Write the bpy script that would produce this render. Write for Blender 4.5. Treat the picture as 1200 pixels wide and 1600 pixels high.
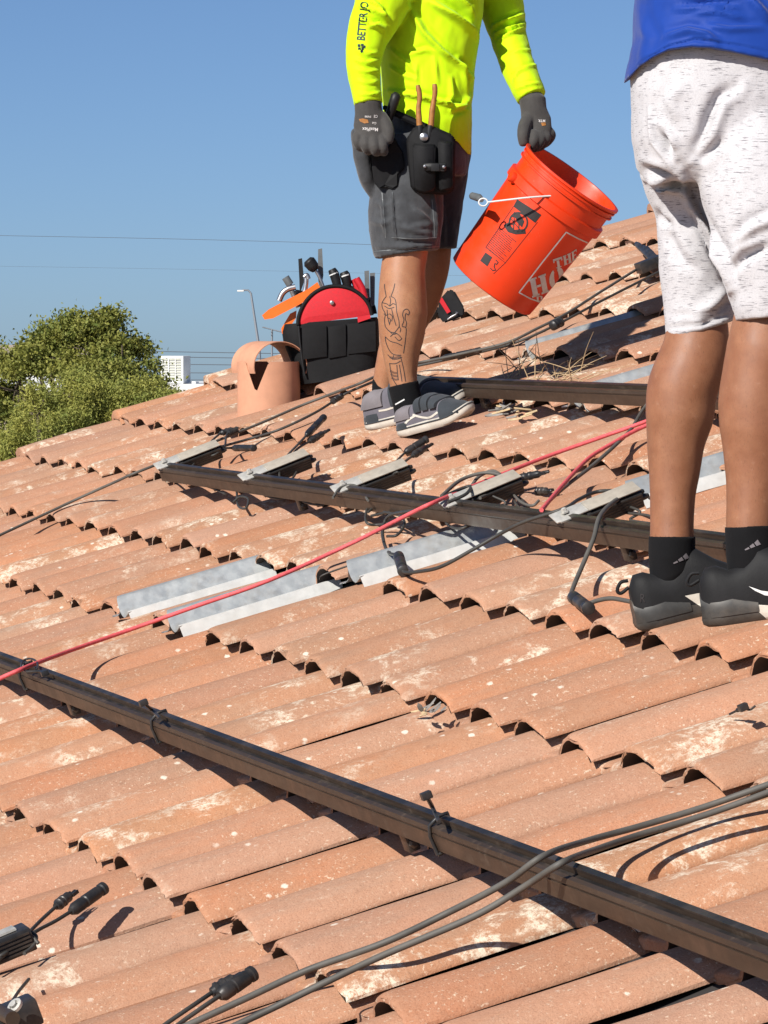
import bpy, bmesh, math, random
import numpy as np
from mathutils import Vector, Matrix, noise
from mathutils.bvhtree import BVHTree

for o in list(bpy.data.objects): bpy.data.objects.remove(o)
scene = bpy.context.scene
COL = scene.collection
rad = math.radians

# ------------------------------------------------------------------ camera
FPX = 6500.0                       # focal length in pixels of the 1200 x 1600 photograph
YAW, PITCH = 0.293681, 0.0436326
CAM = np.array([-2.414629, -8.777818, 0.720648])
cam_d = bpy.data.cameras.new('camera'); cam = bpy.data.objects.new('camera', cam_d); COL.objects.link(cam)
cam.location = CAM
cam.rotation_euler = (math.pi/2 - PITCH, 0, -YAW)
cam_d.sensor_fit = 'VERTICAL'; cam_d.sensor_height = 36.0; cam_d.lens = FPX/1600*36.0
cam_d.clip_start = 0.1; cam_d.clip_end = 8000
scene.camera = cam

# ------------------------------------------------------------------ sky and sun
SUN_EL = rad(35.5); SUN_DIR = np.array([-0.83, -0.557])            # horizontal direction towards the sun
SUN_DIR = SUN_DIR/np.linalg.norm(SUN_DIR)
world = bpy.data.worlds.new('World'); scene.world = world; world.use_nodes = True
wn = world.node_tree; wn.nodes.clear()
sky = wn.nodes.new('ShaderNodeTexSky'); sky.sky_type = 'NISHITA'; sky.sun_disc = False
sky.sun_elevation = SUN_EL; sky.sun_rotation = math.atan2(SUN_DIR[0], SUN_DIR[1])
sky.air_density = 0.6; sky.dust_density = 1.1; sky.ozone_density = 6.0; sky.altitude = 1000
# the house and the camera lean 0.8 degrees against the true horizon
wm = wn.nodes.new('ShaderNodeMapping'); wm.vector_type = 'VECTOR'; wc = wn.nodes.new('ShaderNodeTexCoord')
LEAN = 0.0137; wq = Matrix.Rotation(LEAN, 3, Vector((math.cos(YAW), -math.sin(YAW), 0)))
wm.inputs['Rotation'].default_value = wq.to_euler(); wn.links.new(wc.outputs['Generated'], wm.inputs[0]); wn.links.new(wm.outputs[0], sky.inputs[0])
bg = wn.nodes.new('ShaderNodeBackground'); bg.inputs[1].default_value = 0.082
wo = wn.nodes.new('ShaderNodeOutputWorld')
wn.links.new(sky.outputs[0], bg.inputs[0]); wn.links.new(bg.outputs[0], wo.inputs[0])
sd = bpy.data.lights.new('sun', 'SUN'); sd.energy = 5.0; sd.angle = rad(0.53); sd.color = (1.0, 0.955, 0.88)
sun = bpy.data.objects.new('sun', sd); COL.objects.link(sun)
_sd = Vector((SUN_DIR[0]*math.cos(SUN_EL), SUN_DIR[1]*math.cos(SUN_EL), math.sin(SUN_EL)))
sun.rotation_euler = _sd.to_track_quat('Z', 'Y').to_euler(); sun.location = (-20, -10, 30)
vs = scene.view_settings; vs.view_transform = 'Standard'; vs.look = 'None'; vs.gamma = 1; vs.exposure = 0.16
vs.use_curve_mapping = False
scene.cycles.max_bounces = 6; scene.cycles.diffuse_bounces = 1; scene.cycles.use_denoising = True

# ------------------------------------------------------------------ frames
TH = 0.355525                                   # roof pitch (rad)
CT, ST = math.cos(TH), math.sin(TH)
EXPO, PW = 0.37, 0.2825                         # tile exposure up the slope, roll spacing along the roof
CF = np.array([math.sin(YAW)*math.cos(PITCH), math.cos(YAW)*math.cos(PITCH), -math.sin(PITCH)])
CR = np.array([math.cos(YAW), -math.sin(YAW), 0.0]); CU = np.cross(CR, CF)
NRM = np.array([-ST, 0.0, CT]); UDIR = np.array([CT, 0.0, ST]); WDIR = np.array([0.0, 1.0, 0.0])

def roofp(u, w, n=0.0):                         # roof coordinates (up the slope, along, above) -> world
    return np.array([u*CT - n*ST, w, u*ST + n*CT])
def ray(x, y): return CF + CR*((x-600)/FPX) - CU*((y-800)/FPX)
def onroof(x, y, n=0.0):                        # the spot n metres above the roof plane seen at a photograph pixel
    d = ray(x, y); t = (n - CAM@NRM)/(d@NRM); return CAM + d*t
def at(x, y, depth): return CAM + ray(x, y)*depth
def onroof_uw(x, y, n=0.0):
    q = onroof(x, y, n); return q[0]*CT + q[2]*ST, q[1]
def to_px(q):
    d = np.asarray(q) - CAM; z = d@CF
    return 600 + FPX*(d@CR)/z, 800 - FPX*(d@CU)/z
ROOF_M = Matrix(((CT, 0, -ST, 0), (0, 1, 0, 0), (ST, 0, CT, 0), (0, 0, 0, 1)))

# ------------------------------------------------------------------ object helpers
ORG = {}
def link(o, parent=None):
    COL.objects.link(o)
    if parent is not None: o.parent = parent
    return o
def tag(o, label=None, cat=None, group=None, kind=None):
    if label: o['label'] = label
    if cat: o['category'] = cat
    if group: o['group'] = group
    if kind: o['kind'] = kind
    return o
def thing(name, loc, label, cat, group=None):   # an Empty at the base of a thing
    o = bpy.data.objects.new(name, None); o.empty_display_size = 0.05
    o.location = Vector(loc); COL.objects.link(o); ORG[o.name] = np.array(loc, float)
    return tag(o, label, cat, group)
def mesh_from(verts, faces, smooth=True, name='mesh'):
    me = bpy.data.meshes.new(name); me.from_pydata([tuple(map(float, v)) for v in verts], [], [tuple(map(int, f)) for f in faces])
    me.update()
    if smooth: me.polygons.foreach_set('use_smooth', [True]*len(me.polygons))
    return me
def place(name, me, mat, parent=None, org=None):
    """mesh in world coordinates -> object with its origin at its parent's origin (or org)"""
    if mat is not None:
        me.materials.clear(); me.materials.append(mat)
    o = bpy.data.objects.new(name, me)
    if parent is not None:
        g = ORG[parent.name]; me.transform(Matrix.Translation(Vector(-g))); link(o, parent)
        ORG[o.name] = g
    else:
        g = np.zeros(3) if org is None else np.array(org, float)
        me.transform(Matrix.Translation(Vector(-g))); o.location = Vector(g); link(o); ORG[o.name] = g
    return o
def sharp(me, ang=38):
    a = rad(ang)
    try: me.set_sharp_from_angle(angle=a)
    except Exception: pass
    return me

class MB:                                       # collects shapes of ONE piece
    def __init__(s): s.v = []; s.f = []; s.soft = False
    def add(s, V, F):
        b = len(s.v); s.v += [tuple(map(float, q)) for q in V]; s.f += [tuple(int(i)+b for i in q) for q in F]; return s
    def box(s, c, h, ax=None, bev=0.0):          # centre, half sizes, axes (3 rows)
        c = np.array(c, float); A = np.eye(3) if ax is None else np.array(ax, float)
        if bev <= 0:
            V = [c + A.T@(np.array(h)*np.array(k)) for k in ((-1,-1,-1),(1,-1,-1),(1,1,-1),(-1,1,-1),(-1,-1,1),(1,-1,1),(1,1,1),(-1,1,1))]
            return s.add(V, ((0,3,2,1),(4,5,6,7),(0,1,5,4),(1,2,6,5),(2,3,7,6),(3,0,4,7)))
        bm = bmesh.new(); bmesh.ops.create_cube(bm, size=2.0)
        for v in bm.verts: v.co = Vector((v.co.x*h[0], v.co.y*h[1], v.co.z*h[2]))
        bmesh.ops.bevel(bm, geom=bm.edges[:], offset=min(bev, 0.9*min(h)), segments=2, affect='EDGES', profile=0.6)
        bm.verts.index_update()
        V = [c + A.T@np.array(v.co) for v in bm.verts]; F = [[v.index for v in f.verts] for f in bm.faces]; bm.free()
        return s.add(V, F)
    def loft(s, rings, cap=True, closed=True):
        n = len(rings[0]); V = np.concatenate([np.asarray(r, float) for r in rings]); F = []
        m = n if closed else n-1
        for i in range(len(rings)-1):
            for k in range(m):
                a, b = i*n+k, i*n+(k+1) % n
                F.append((a, b, b+n, a+n))
        if cap and closed:
            F.append(tuple(range(n-1, -1, -1))); F.append(tuple(range((len(rings)-1)*n, len(rings)*n)))
        return s.add(V, F)
    def tube(s, path, r, n=8, cap=True):
        s.soft = True
        P = np.asarray(path, float); m = len(P)
        rr = np.full(m, r, float) if np.isscalar(r) else np.asarray(r, float)
        T = np.gradient(P, axis=0) if m > 2 else np.repeat((P[1]-P[0])[None], 2, 0)
        T /= np.linalg.norm(T, axis=1)[:, None] + 1e-12
        up = np.array([0, 0, 1.0]) if abs(T[0][2]) < 0.9 else np.array([1.0, 0, 0])
        x = np.cross(T[0], up); x /= np.linalg.norm(x); rings = []
        for i in range(m):
            x = x - T[i]*(x@T[i]); x /= np.linalg.norm(x) + 1e-12; y = np.cross(T[i], x)
            a = np.arange(n)*2*math.pi/n
            rings.append(P[i] + rr[i]*(np.cos(a)[:, None]*x + np.sin(a)[:, None]*y))
        return s.loft(rings, cap)
    def lathe(s, prof, c, axis=(0, 0, 1), n=32, cap=True, x=None):   # prof: (radius, height)
        z = np.array(axis, float); z /= np.linalg.norm(z)
        if x is None: x = np.cross(z, [0, 1, 0] if abs(z[1]) < 0.9 else [1, 0, 0])
        x = np.array(x, float); x -= z*(x@z); x /= np.linalg.norm(x); y = np.cross(z, x); a = np.arange(n)*2*math.pi/n
        return s.loft([np.array(c) + z*h + r*(np.cos(a)[:, None]*x + np.sin(a)[:, None]*y) for r, h in prof], cap)
    def build(s, name, mat, parent=None, smooth=True, org=None, ang=38, label=None):
        me = mesh_from(s.v, s.f, smooth, name)
        if smooth: sharp(me, max(ang, 76) if s.soft else ang)
        o = place(name, me, mat, parent, org)
        if label: o['label'] = label
        return o

def spline(pts, n=12):                          # Catmull-Rom through points
    P = np.asarray(pts, float)
    if len(P) < 3: return np.array([P[0]+(P[-1]-P[0])*t for t in np.linspace(0, 1, n)])
    Q = np.vstack([2*P[0]-P[1], P, 2*P[-1]-P[-2]]); out = []
    for i in range(1, len(Q)-2):
        for t in np.linspace(0, 1, n, endpoint=False):
            a, b, c, d = Q[i-1], Q[i], Q[i+1], Q[i+2]
            out.append(0.5*((2*b)+(-a+c)*t+(2*a-5*b+4*c-d)*t*t+(-a+3*b-3*c+d)*t**3))
    out.append(P[-1]); return np.array(out)

# ------------------------------------------------------------------ materials
class NT:
    def __init__(s, name):
        s.m = bpy.data.materials.new(name); s.m.use_nodes = True; s.t = s.m.node_tree; s.t.nodes.clear()
        s.out = s.t.nodes.new('ShaderNodeOutputMaterial'); s.b = s.t.nodes.new('ShaderNodeBsdfPrincipled')
        s.t.links.new(s.b.outputs[0], s.out.inputs[0])
    def n(s, typ, ins=None, **pr):
        nd = s.t.nodes.new('ShaderNode'+typ)
        for k, v in pr.items(): setattr(nd, k, v)
        for k, v in (ins or {}).items(): s.set(nd.inputs[k], v)
        return nd
    def set(s, sock, v):
        if isinstance(v, bpy.types.NodeSocket): s.t.links.new(v, sock)
        elif isinstance(v, bpy.types.Node): s.t.links.new(v.outputs[0], sock)
        else:
            if isinstance(v, (tuple, list)) and len(v) == 3 and sock.type == 'RGBA': v = (*v, 1)
            sock.default_value = v
    def p(s, **kw):
        for k, v in kw.items(): s.set(s.b.inputs[k.replace('_', ' ')], v)
        return s
    def noise(s, scale, detail=4, rough=0.55, vec=None, dist=0.0):
        i = {'Scale': scale, 'Detail': detail, 'Roughness': rough, 'Distortion': dist}
        if vec is not None: i['Vector'] = vec
        return s.n('TexNoise', i).outputs[0]
    def math(s, op, a, b=0.0, c=None, clamp=False):
        i = {0: a, 1: b}
        if c is not None: i[2] = c
        return s.n('Math', i, operation=op, use_clamp=clamp).outputs[0]
    def ramp(s, fac, lo, hi, a=0.0, b=1.0):
        return s.n('MapRange', {0: fac, 1: lo, 2: hi, 3: a, 4: b}, clamp=True).outputs[0]
    def mix(s, fac, a, b, mode='MIX'):
        nd = s.n('Mix', data_type='RGBA', blend_type=mode)
        s.set(nd.inputs[0], fac); s.set(nd.inputs[6], a); s.set(nd.inputs[7], b); return nd.outputs[2]
    def bump(s, h, strength=0.3, dist=0.002, normal=None):
        i = {'Strength': strength, 'Distance': dist, 'Height': h}
        if normal is not None: i['Normal'] = normal
        nd = s.n('Bump', i); s.set(s.b.inputs['Normal'], nd.outputs[0]); return nd.outputs[0]
    def coord(s, which='Object'): return s.n('TexCoord').outputs[which]
    def rnd(s): return s.n('ObjectInfo').outputs['Random']
    def jit(s, vec, amt=40.0):                   # texture space shifted per object
        r = s.rnd(); c = s.n('CombineXYZ', {0: s.math('MULTIPLY', r, amt), 1: s.math('MULTIPLY', r, amt*1.7), 2: s.math('MULTIPLY', r, amt*0.6)})
        return s.n('VectorMath', {0: vec, 1: c.outputs[0]}, operation='ADD').outputs[0]

def plain(name, col, rough=0.5, metal=0.0, var=0.12, scale=60.0, bump=0.0, bscale=400.0, spec=0.5, dust=0.0, dustcol=(0.45, 0.33, 0.25)):
    s = NT(name); c = s.coord()
    nz = s.noise(scale, 5, 0.6, c)
    base = s.mix(s.ramp(nz, 0.3, 0.7), [x*(1-var) for x in col], [min(1, x*(1+var)) for x in col])
    if dust > 0:
        dn = s.noise(scale*0.35, 6, 0.65, c)
        base = s.mix(s.ramp(dn, 0.45, 0.75, 0, dust), base, dustcol)
    s.p(Base_Color=base, Metallic=metal, Roughness=s.ramp(nz, 0.2, 0.8, rough*0.88, min(1, rough*1.12)))
    s.b.inputs['Specular IOR Level'].default_value = spec
    if bump > 0: s.bump(s.noise(bscale, 4, 0.6, c), bump, 0.001)
    return s.m
# ================================================================== the setting
M = {}
s = NT('earth'); c = s.coord()
s.p(Base_Color=s.mix(s.ramp(s.noise(0.05, 6, 0.6, c), 0.35, 0.65), (0.30, 0.24, 0.18), (0.20, 0.19, 0.12)), Roughness=0.95); M['earth'] = s.m
GZ = -3.55
FH = np.array([math.sin(YAW), math.cos(YAW)])
def gz(q): return GZ - LEAN*max(-40.0, (np.asarray(q, float)[:2] - CAM[:2])@FH - 12.0)       # gently falling ground
g = []
for a, b in ((-5000, -28), (5000, -28), (5000, 7000), (-5000, 7000)):
    q = CAM[:2] + FH*b + np.array([FH[1], -FH[0]])*a; g.append((q[0], q[1], gz(q)))
g = mesh_from(g, [(0, 1, 2, 3)], False)
tag(place('ground', g, M['earth']), kind='structure')

# ------------------------------------------------------------------ concrete tile material
def tile_material(name, moss=False):
    s = NT(name); oc = s.coord(); v = s.jit(oc)
    r = s.rnd()
    r2 = s.math('FRACT', s.math('MULTIPLY', r, 17.31)); r3 = s.math('FRACT', s.math('MULTIPLY', r, 71.7))
    big = s.noise(5.0, 5, 0.6, v)
    base = s.mix(s.ramp(big, 0.33, 0.68), (0.49, 0.248, 0.150), (0.42, 0.238, 0.152))
    base = s.mix(s.ramp(r2, 0.0, 1.0, 0.0, 0.65), base, s.mix(s.ramp(s.noise(9, 3, 0.5, v), 0.4, 0.6), (0.54, 0.236, 0.126), (0.45, 0.224, 0.130)))
    # grey weathering film in long streaks
    st = s.n('Mapping', {0: v, 3: (2.2, 16.0, 10.0)}).outputs[0]
    base = s.mix(s.ramp(s.noise(1.6, 6, 0.65, st), 0.48, 0.75, 0, 0.5), base, (0.33, 0.235, 0.175))
    mid = s.noise(38, 6, 0.7, v)
    base = s.mix(s.ramp(mid, 0.3, 0.72, 0.0, 0.38), base, (0.58, 0.345, 0.23))
    grain = s.noise(330, 3, 0.7, v)
    base = s.mix(s.ramp(grain, 0.34, 0.46, 0.38, 0.0), base, (0.20, 0.085, 0.05))
    base = s.mix(s.ramp(grain, 0.58, 0.72, 0.0, 0.35), base, (0.66, 0.42, 0.30))
    # dark specks and blackened pits
    dk = s.noise(95, 5, 0.75, v)
    base = s.mix(s.ramp(dk, 0.66, 0.76, 0, 0.55), base, (0.13, 0.075, 0.05))
    tone = s.n('HueSaturation', {'Hue': s.ramp(r3, 0, 1, 0.4975, 0.5025), 'Saturation': s.ramp(r2, 0, 1, 0.96, 1.06), 'Value': s.ramp(s.math('FRACT', s.math('MULTIPLY', r, 131.3)), 0, 1, 0.91, 1.07), 'Color': base}); base = tone.outputs[0]
    # pale lime and droppings: broken patches, stronger on some tiles
    pn = s.noise(11, 9, 0.72, v, 0.35); pm = s.noise(4.2, 2, 0.5, v)
    lim = s.math('MULTIPLY', s.ramp(pn, 0.485, 0.57), s.ramp(s.math('ADD', pm, s.math('MULTIPLY', s.math('SUBTRACT', r3, 0.5), 0.5)), 0.53, 0.68))
    lim = s.math('MULTIPLY', lim, s.ramp(s.noise(75, 5, 0.85, v), 0.42, 0.54))
    base = s.mix(s.math('MULTIPLY', lim, 0.92), base, (0.80, 0.70, 0.55))
    fk = s.noise(150, 3, 0.6, v); fm = s.noise(8, 3, 0.6, v)
    base = s.mix(s.math('MULTIPLY', s.ramp(fk, 0.60, 0.68), s.ramp(fm, 0.38, 0.62, 0.05, 0.75)), base, (0.74, 0.60, 0.45))
    fd = s.noise(55, 5, 0.7, s.n('VectorMath', {0: v, 1: (3.1, 7.7, 1.3)}, operation='ADD').outputs[0])
    base = s.mix(s.ramp(fd, 0.60, 0.74, 0, 0.5), base, (0.27, 0.145, 0.09))
    vo = s.n('TexVoronoi', {'Vector': v, 'Scale': 26.0, 'Randomness': 1.0}, feature='F1')
    spot = s.math('MULTIPLY', s.ramp(s.math('ADD', vo.outputs['Distance'], s.math('MULTIPLY', s.noise(120, 3, 0.6, v), 0.25)), 0.24, 0.31, 1, 0),
                  s.ramp(s.noise(7, 2, 0.5, v), 0.55, 0.62))
    base = s.mix(s.math('MULTIPLY', spot, 0.9), base, (0.80, 0.72, 0.60))
    s.p(Base_Color=base, Roughness=0.93); s.b.inputs['Specular IOR Level'].default_value = 0.22
    h = s.math('ADD', s.math('MULTIPLY', grain, 0.7), s.math('ADD', s.math('MULTIPLY', mid, 0.9), s.math('MULTIPLY', s.noise(110, 4, 0.7, v), 0.8)))
    s.bump(h, 0.6, 0.003)
    return s.m
M['tile'] = tile_material('concrete_tile')
M['raw'] = plain('raw_concrete', (0.06, 0.045, 0.038), 0.95)  # bare concrete, darkened to put deep shade into the roll openings
M['deck'] = plain('roof_felt', (0.035, 0.03, 0.028), 0.9)
M['mortar'] = plain('mortar', (0.50, 0.33, 0.24), 0.95, bump=0.6, bscale=120)
M['stucco'] = plain('stucco', (0.62, 0.52, 0.42), 0.9, bump=0.4, bscale=150)

# ------------------------------------------------------------------ the house the camera stands on
U0, U1, W0, W1 = -3.4, 5.3, -11.0, 6.02
house = thing('house', (0.5, -2.5, GZ), 'house with sloping roof of terracotta coloured concrete tiles', 'house')
mb = MB()
mb.loft([[roofp(U0, W0, -0.05), roofp(U1, W0, -0.05), roofp(U1, W0, -0.20), roofp(U0, W0, -0.20)],
         [roofp(U0, W1-0.03, -0.05), roofp(U1, W1-0.03, -0.05), roofp(U1, W1-0.03, -0.20), roofp(U0, W1-0.03, -0.20)]])
roof = mb.build('roof', M['deck'], house, smooth=False)
mb = MB()                                       # the far slope and the walls, below
rt = roofp(U1, 0, -0.05)
mb.loft([[(rt[0]+0.02, w, rt[2]), (rt[0]+6.0, w, rt[2]-6.0*math.tan(TH)), (rt[0]+6.0, w, rt[2]-6.0*math.tan(TH)-0.15), (rt[0]+0.02, w, rt[2]-0.15)] for w in (W0, W1-0.03)])
mb.build('rear_roof_slope', M['tile'], house, smooth=False)
e0 = roofp(U0+0.4, 0, -0.2)
wl = [(e0[0], GZ), (rt[0]+5.5, GZ), (rt[0]+5.5, rt[2]-5.5*math.tan(TH)-0.2), (rt[0], rt[2]-0.24), (e0[0], e0[2]-0.02)]
mb = MB().loft([[(x, w, z) for x, z in wl] for w in (W0+0.4, W1-0.35)])
mb.build('wall', M['stucco'], house, smooth=False)

# tile: local x up the slope, y away, z above; the crest of the roll is at y = 0
HR = 0.046; TL = 0.445
def tile_prof():
    ys, zt, zb = [], [], []
    for y in list(np.linspace(-0.093, 0.0, 13)) + list(np.linspace(0.009, 0.088, 9)) + [0.108, 0.135, 0.165, 0.190, 0.204]:
        if y <= 0: z = 0.010 + (HR-0.010)*(1-(abs(y)/0.093)**2.5)
        elif y <= 0.088: z = HR*(1-(y/0.09)**2.1)
        else: z = -0.003*math.sin((y-0.088)/0.116*math.pi) - 0.009*min(1, max(0, (y-0.155)/0.03))
        th = 0.013 + 0.008*min(1, max(0, (y-0.06)/0.04)) if y > 0 else 0.013 - 0.0075*max(0, (abs(y)-0.05)/0.043)
        ys.append(y); zt.append(z); zb.append(z-th)
    return np.array(ys), np.array(zt), np.array(zb)
def tile_mesh(seed):
    rng = random.Random(seed); ys, zt, zb = tile_prof(); n = len(ys)
    us = [0.0, 0.003, 0.008, 0.018, 0.06, 0.15, 0.25, 0.35, TL]; INS = [0.0048, 0.0018, 0.0005]; rings = []
    jit_ = [rng.gauss(0, 0.0017) for _ in range(n)]; chip = rng.randrange(0, 10); cw = rng.uniform(0.004, 0.014) if rng.random() < 0.6 else 0
    bend = rng.gauss(0, 0.0012)
    for iu, u in enumerate(us):
        top, bot = [], []
        for k in range(n):
            ins = INS[iu] if iu < 3 else 0.0
            du = (jit_[k]*(1 if iu < 3 else 0.4) + (cw*max(0, 1-abs(k-chip)/2.5))) if iu < 4 else 0; ins += abs(jit_[k])*(0.45 if iu < 2 else (0.2 if iu < 3 else 0))
            wob = 0.0016*noise.noise((ys[k]*22+seed*3.1, u*9, seed*1.7)) + 0.0008*noise.noise((ys[k]*70+seed, u*40, 3.3))
            ey = noise.noise((u*17, seed*2.3, 5.1))*0.004 + noise.noise((u*60, seed*2.3, 9.1))*0.002 if k == 0 else 0
            top.append((u+du, ys[k]+ey, zt[k]-ins+wob+bend*math.sin(u/TL*math.pi)))
            bot.append((u+du*0.8, ys[k]+ey, zb[k]+ins*0.3+bend*math.sin(u/TL*math.pi)))
        rings.append(top + bot[::-1])
    mb = MB().loft(rings); me = mesh_from(mb.v, mb.f, True, 'roof_tile'); sharp(me, 48)
    bm = bmesh.new(); bm.from_mesh(me); bmesh.ops.recalc_face_normals(bm, faces=bm.faces)
    nr = len(us)
    for f in bm.faces:                           # the uncoated underside, darkened as painted shade in the openings
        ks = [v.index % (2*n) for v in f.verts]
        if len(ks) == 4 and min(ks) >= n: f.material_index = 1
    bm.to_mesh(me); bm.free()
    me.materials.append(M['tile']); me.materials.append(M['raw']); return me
TILES = [tile_mesh(i) for i in range(16)]
TILT = math.atan(0.034/EXPO)
SKIP = set()                                    # grid places where a metal flashing lies instead of a tile
rng = random.Random(5)
def tile_matrix(k, j, du=0.0, dn=0.0, ry=0.0, rx=0.0, rz=0.0):
    loc = Matrix.Translation(Vector((k*EXPO+du, -j*PW+0.012, 0.026-HR+dn)))
    return ROOF_M @ loc @ Matrix.Rotation(rz, 4, 'Z') @ Matrix.Rotation(TILT+ry, 4, 'Y') @ Matrix.Rotation(rx, 4, 'X')
cand = []
for k in range(-9, 14):
    for j in range(-21, 40):
        lift = 0.0; r = rng.random()
        kw = dict(du=rng.gauss(0, 0.004), dn=rng.gauss(0, 0.0012), ry=rng.gauss(0, 0.004), rx=rng.gauss(0, 0.012), rz=rng.gauss(0, 0.005))
        if r < 0.42: kw['rx'] -= rng.uniform(0.015, 0.085); kw['dn'] += 0.002     # a lifted edge
        if r > 0.95: kw['du'] -= rng.uniform(0.008, 0.02)                        # slipped down
        me = TILES[rng.randrange(16)]
        ctr = roofp(k*EXPO+0.18, -j*PW); x, y = to_px(ctr)
        dist = np.linalg.norm(ctr-CAM)
        if (ctr-CAM)@CF < 1.0: vis = False
        else:
            mx = 0.5*EXPO*FPX/dist; vis = -mx < x < 1200+mx and y < 1600 + 0.08*FPX/dist
        cand.append((k, j, kw, me, vis, dist))
SKIPS = {(0, -5), (0, -3), (1, -2)}
vis = sorted([c for c in cand if c[4] and (c[0], c[1]) not in SKIPS], key=lambda c: c[5])
print('tiles in view', len(vis))
one = vis[:300]; rest = vis[300:] + [c for c in cand if not c[4]]
for k, j, kw, me, _, _ in one:
    o = bpy.data.objects.new('roof_tile', me); o.parent = roof; COL.objects.link(o)
    o.matrix_local = Matrix.Translation(Vector(-ORG[roof.name])) @ tile_matrix(k, j, **kw)
V, F, MI = [], [], []
for k, j, kw, me, _, _ in rest:
    mtx = tile_matrix(k, j, **kw); b = len(V)
    V += [tuple(mtx @ v.co) for v in me.vertices]; F += [tuple(i+b for i in p.vertices) for p in me.polygons]; MI += [p.material_index for p in me.polygons]
me = mesh_from(V, F, True, 'roof_tiles'); sharp(me, 48)
tag(place('roof_tiles', me, M['tile'], roof), kind='stuff')
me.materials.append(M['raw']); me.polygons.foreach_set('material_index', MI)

# rake (verge) tiles: a thick rounded trim along the far edge
def rake_mesh(seed):
    rng = random.Random(seed); rings = []
    prof = [(-0.075, -0.004), (-0.07, 0.024), (-0.045, 0.042), (-0.01, 0.047), (0.03, 0.044), (0.062, 0.028), (0.073, 0.0), (0.074, -0.09), (0.056, -0.09), (0.054, -0.004), (0.035, 0.02), (-0.05, 0.012)]
    for u in (0, 0.006, 0.05, 0.14, 0.24, 0.34, 0.445):
        q = []
        for i, (y, z) in enumerate(prof):
            ins = 0.93 if u == 0 else 1.0
            q.append((u+rng.gauss(0, 0.0016), y*ins+0.001*rng.gauss(0, 1), z*ins+0.0012*rng.gauss(0, 1)))
        rings.append(q)
    mb = MB().loft(rings); me = mesh_from(mb.v, mb.f, True, 'rake_tile')
    bm = bmesh.new(); bm.from_mesh(me); bmesh.ops.recalc_face_normals(bm, faces=bm.faces); bm.to_mesh(me); bm.free()
    sharp(me, 50); me.materials.append(M['tile']); return me
RK = [rake_mesh(i) for i in range(5)]
for k in range(-9, 14):
    o = bpy.data.objects.new('rake_tile', RK[k % 5]); o.parent = roof; COL.objects.link(o)
    mt = ROOF_M @ Matrix.Translation(Vector((k*EXPO+rng.gauss(0, 0.008), 6.03+rng.gauss(0, 0.003), -0.004))) @ Matrix.Rotation(TILT, 4, 'Y')
    o.matrix_local = Matrix.Translation(Vector(-ORG[roof.name])) @ mt
# mortar packing under the last rolls by the verge
for k in range(-2, 10):
    for j in (-21, -20, -19):
        if rng.random() < 0.55:
            mb = MB().box(roofp(k*EXPO+0.035, -j*PW+0.015, -0.006), (0.02, 0.035, 0.016), (UDIR, WDIR, NRM), 0.006)
            mb.build('mortar_plug', M['mortar'], roof)
# ================================================================== solar mounting hardware
s = NT('bronze_rail'); c = s.coord()
n1 = s.noise(30, 6, 0.7, s.n('Mapping', {0: c, 3: (1, 0.06, 1)}).outputs[0]); n2 = s.noise(18, 6, 0.7, c)
b_ = s.mix(s.ramp(n1, 0.35, 0.7), (0.048, 0.031, 0.021), (0.085, 0.058, 0.040))
b_ = s.mix(s.ramp(n2, 0.56, 0.78, 0, 0.4), b_, (0.30, 0.22, 0.16))
s.p(Base_Color=b_, Metallic=0.3, Roughness=s.ramp(n2, 0.3, 0.7, 0.38, 0.62)); s.bump(n1, 0.08, 0.001); M['bronze'] = s.m
M['black_rail'] = plain('black_rail', (0.03, 0.027, 0.025), 0.42, 0.4, 0.25, 20, dust=0.25)
s = NT('galvanised'); c = s.coord()
v_ = s.n('TexVoronoi', {'Vector': c, 'Scale': 60.0}, feature='F1')
b_ = s.mix(s.ramp(v_.outputs['Color'], 0.2, 0.9), (0.50, 0.525, 0.525), (0.57, 0.59, 0.585))
b_ = s.mix(s.ramp(s.noise(9, 7, 0.7, c), 0.50, 0.72, 0, 0.75), b_, (0.40, 0.35, 0.29))
b_ = s.mix(s.ramp(s.noise(14, 6, 0.75, c), 0.62, 0.74, 0, 0.8), b_, (0.70, 0.62, 0.50))
s.p(Base_Color=b_, Metallic=0.6, Roughness=s.ramp(s.noise(25, 5, 0.6, c), 0.3, 0.7, 0.36, 0.6)); s.bump(s.noise(12, 3, 0.5, c), 0.12, 0.004); M['galv'] = s.m
M['zinc'] = plain('bright_zinc', (0.60, 0.60, 0.58), 0.5, 0.0, 0.12, 30, dust=0.3, dustcol=(0.5, 0.42, 0.34))  # pale tone puts sun glare into the flashing strip's colour
M['alu'] = plain('dull_aluminium', (0.62, 0.60, 0.55), 0.5, 0.45, 0.2, 40, dust=0.35, dustcol=(0.48, 0.40, 0.31))
M['dusty'] = plain('dusty_cover', (0.40, 0.36, 0.30), 0.75, 0.1, 0.2, 35, dust=0.4, dustcol=(0.52, 0.42, 0.32))
M['cable'] = plain('black_cable', (0.040, 0.039, 0.036), 0.55, 0, 0.3, 12, dust=0.35, dustcol=(0.17, 0.145, 0.12))
M['grey_cable'] = plain('faded_cable', (0.10, 0.094, 0.083), 0.62, 0, 0.25, 14, dust=0.3, dustcol=(0.26, 0.22, 0.18))
M['plastic'] = plain('black_plastic', (0.022, 0.022, 0.023), 0.42, 0, 0.2, 50, dust=0.12)
M['red_rope'] = plain('red_rope', (0.75, 0.115, 0.125), 0.6, 0, 0.18, 90, bump=0.5, bscale=500)

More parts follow.
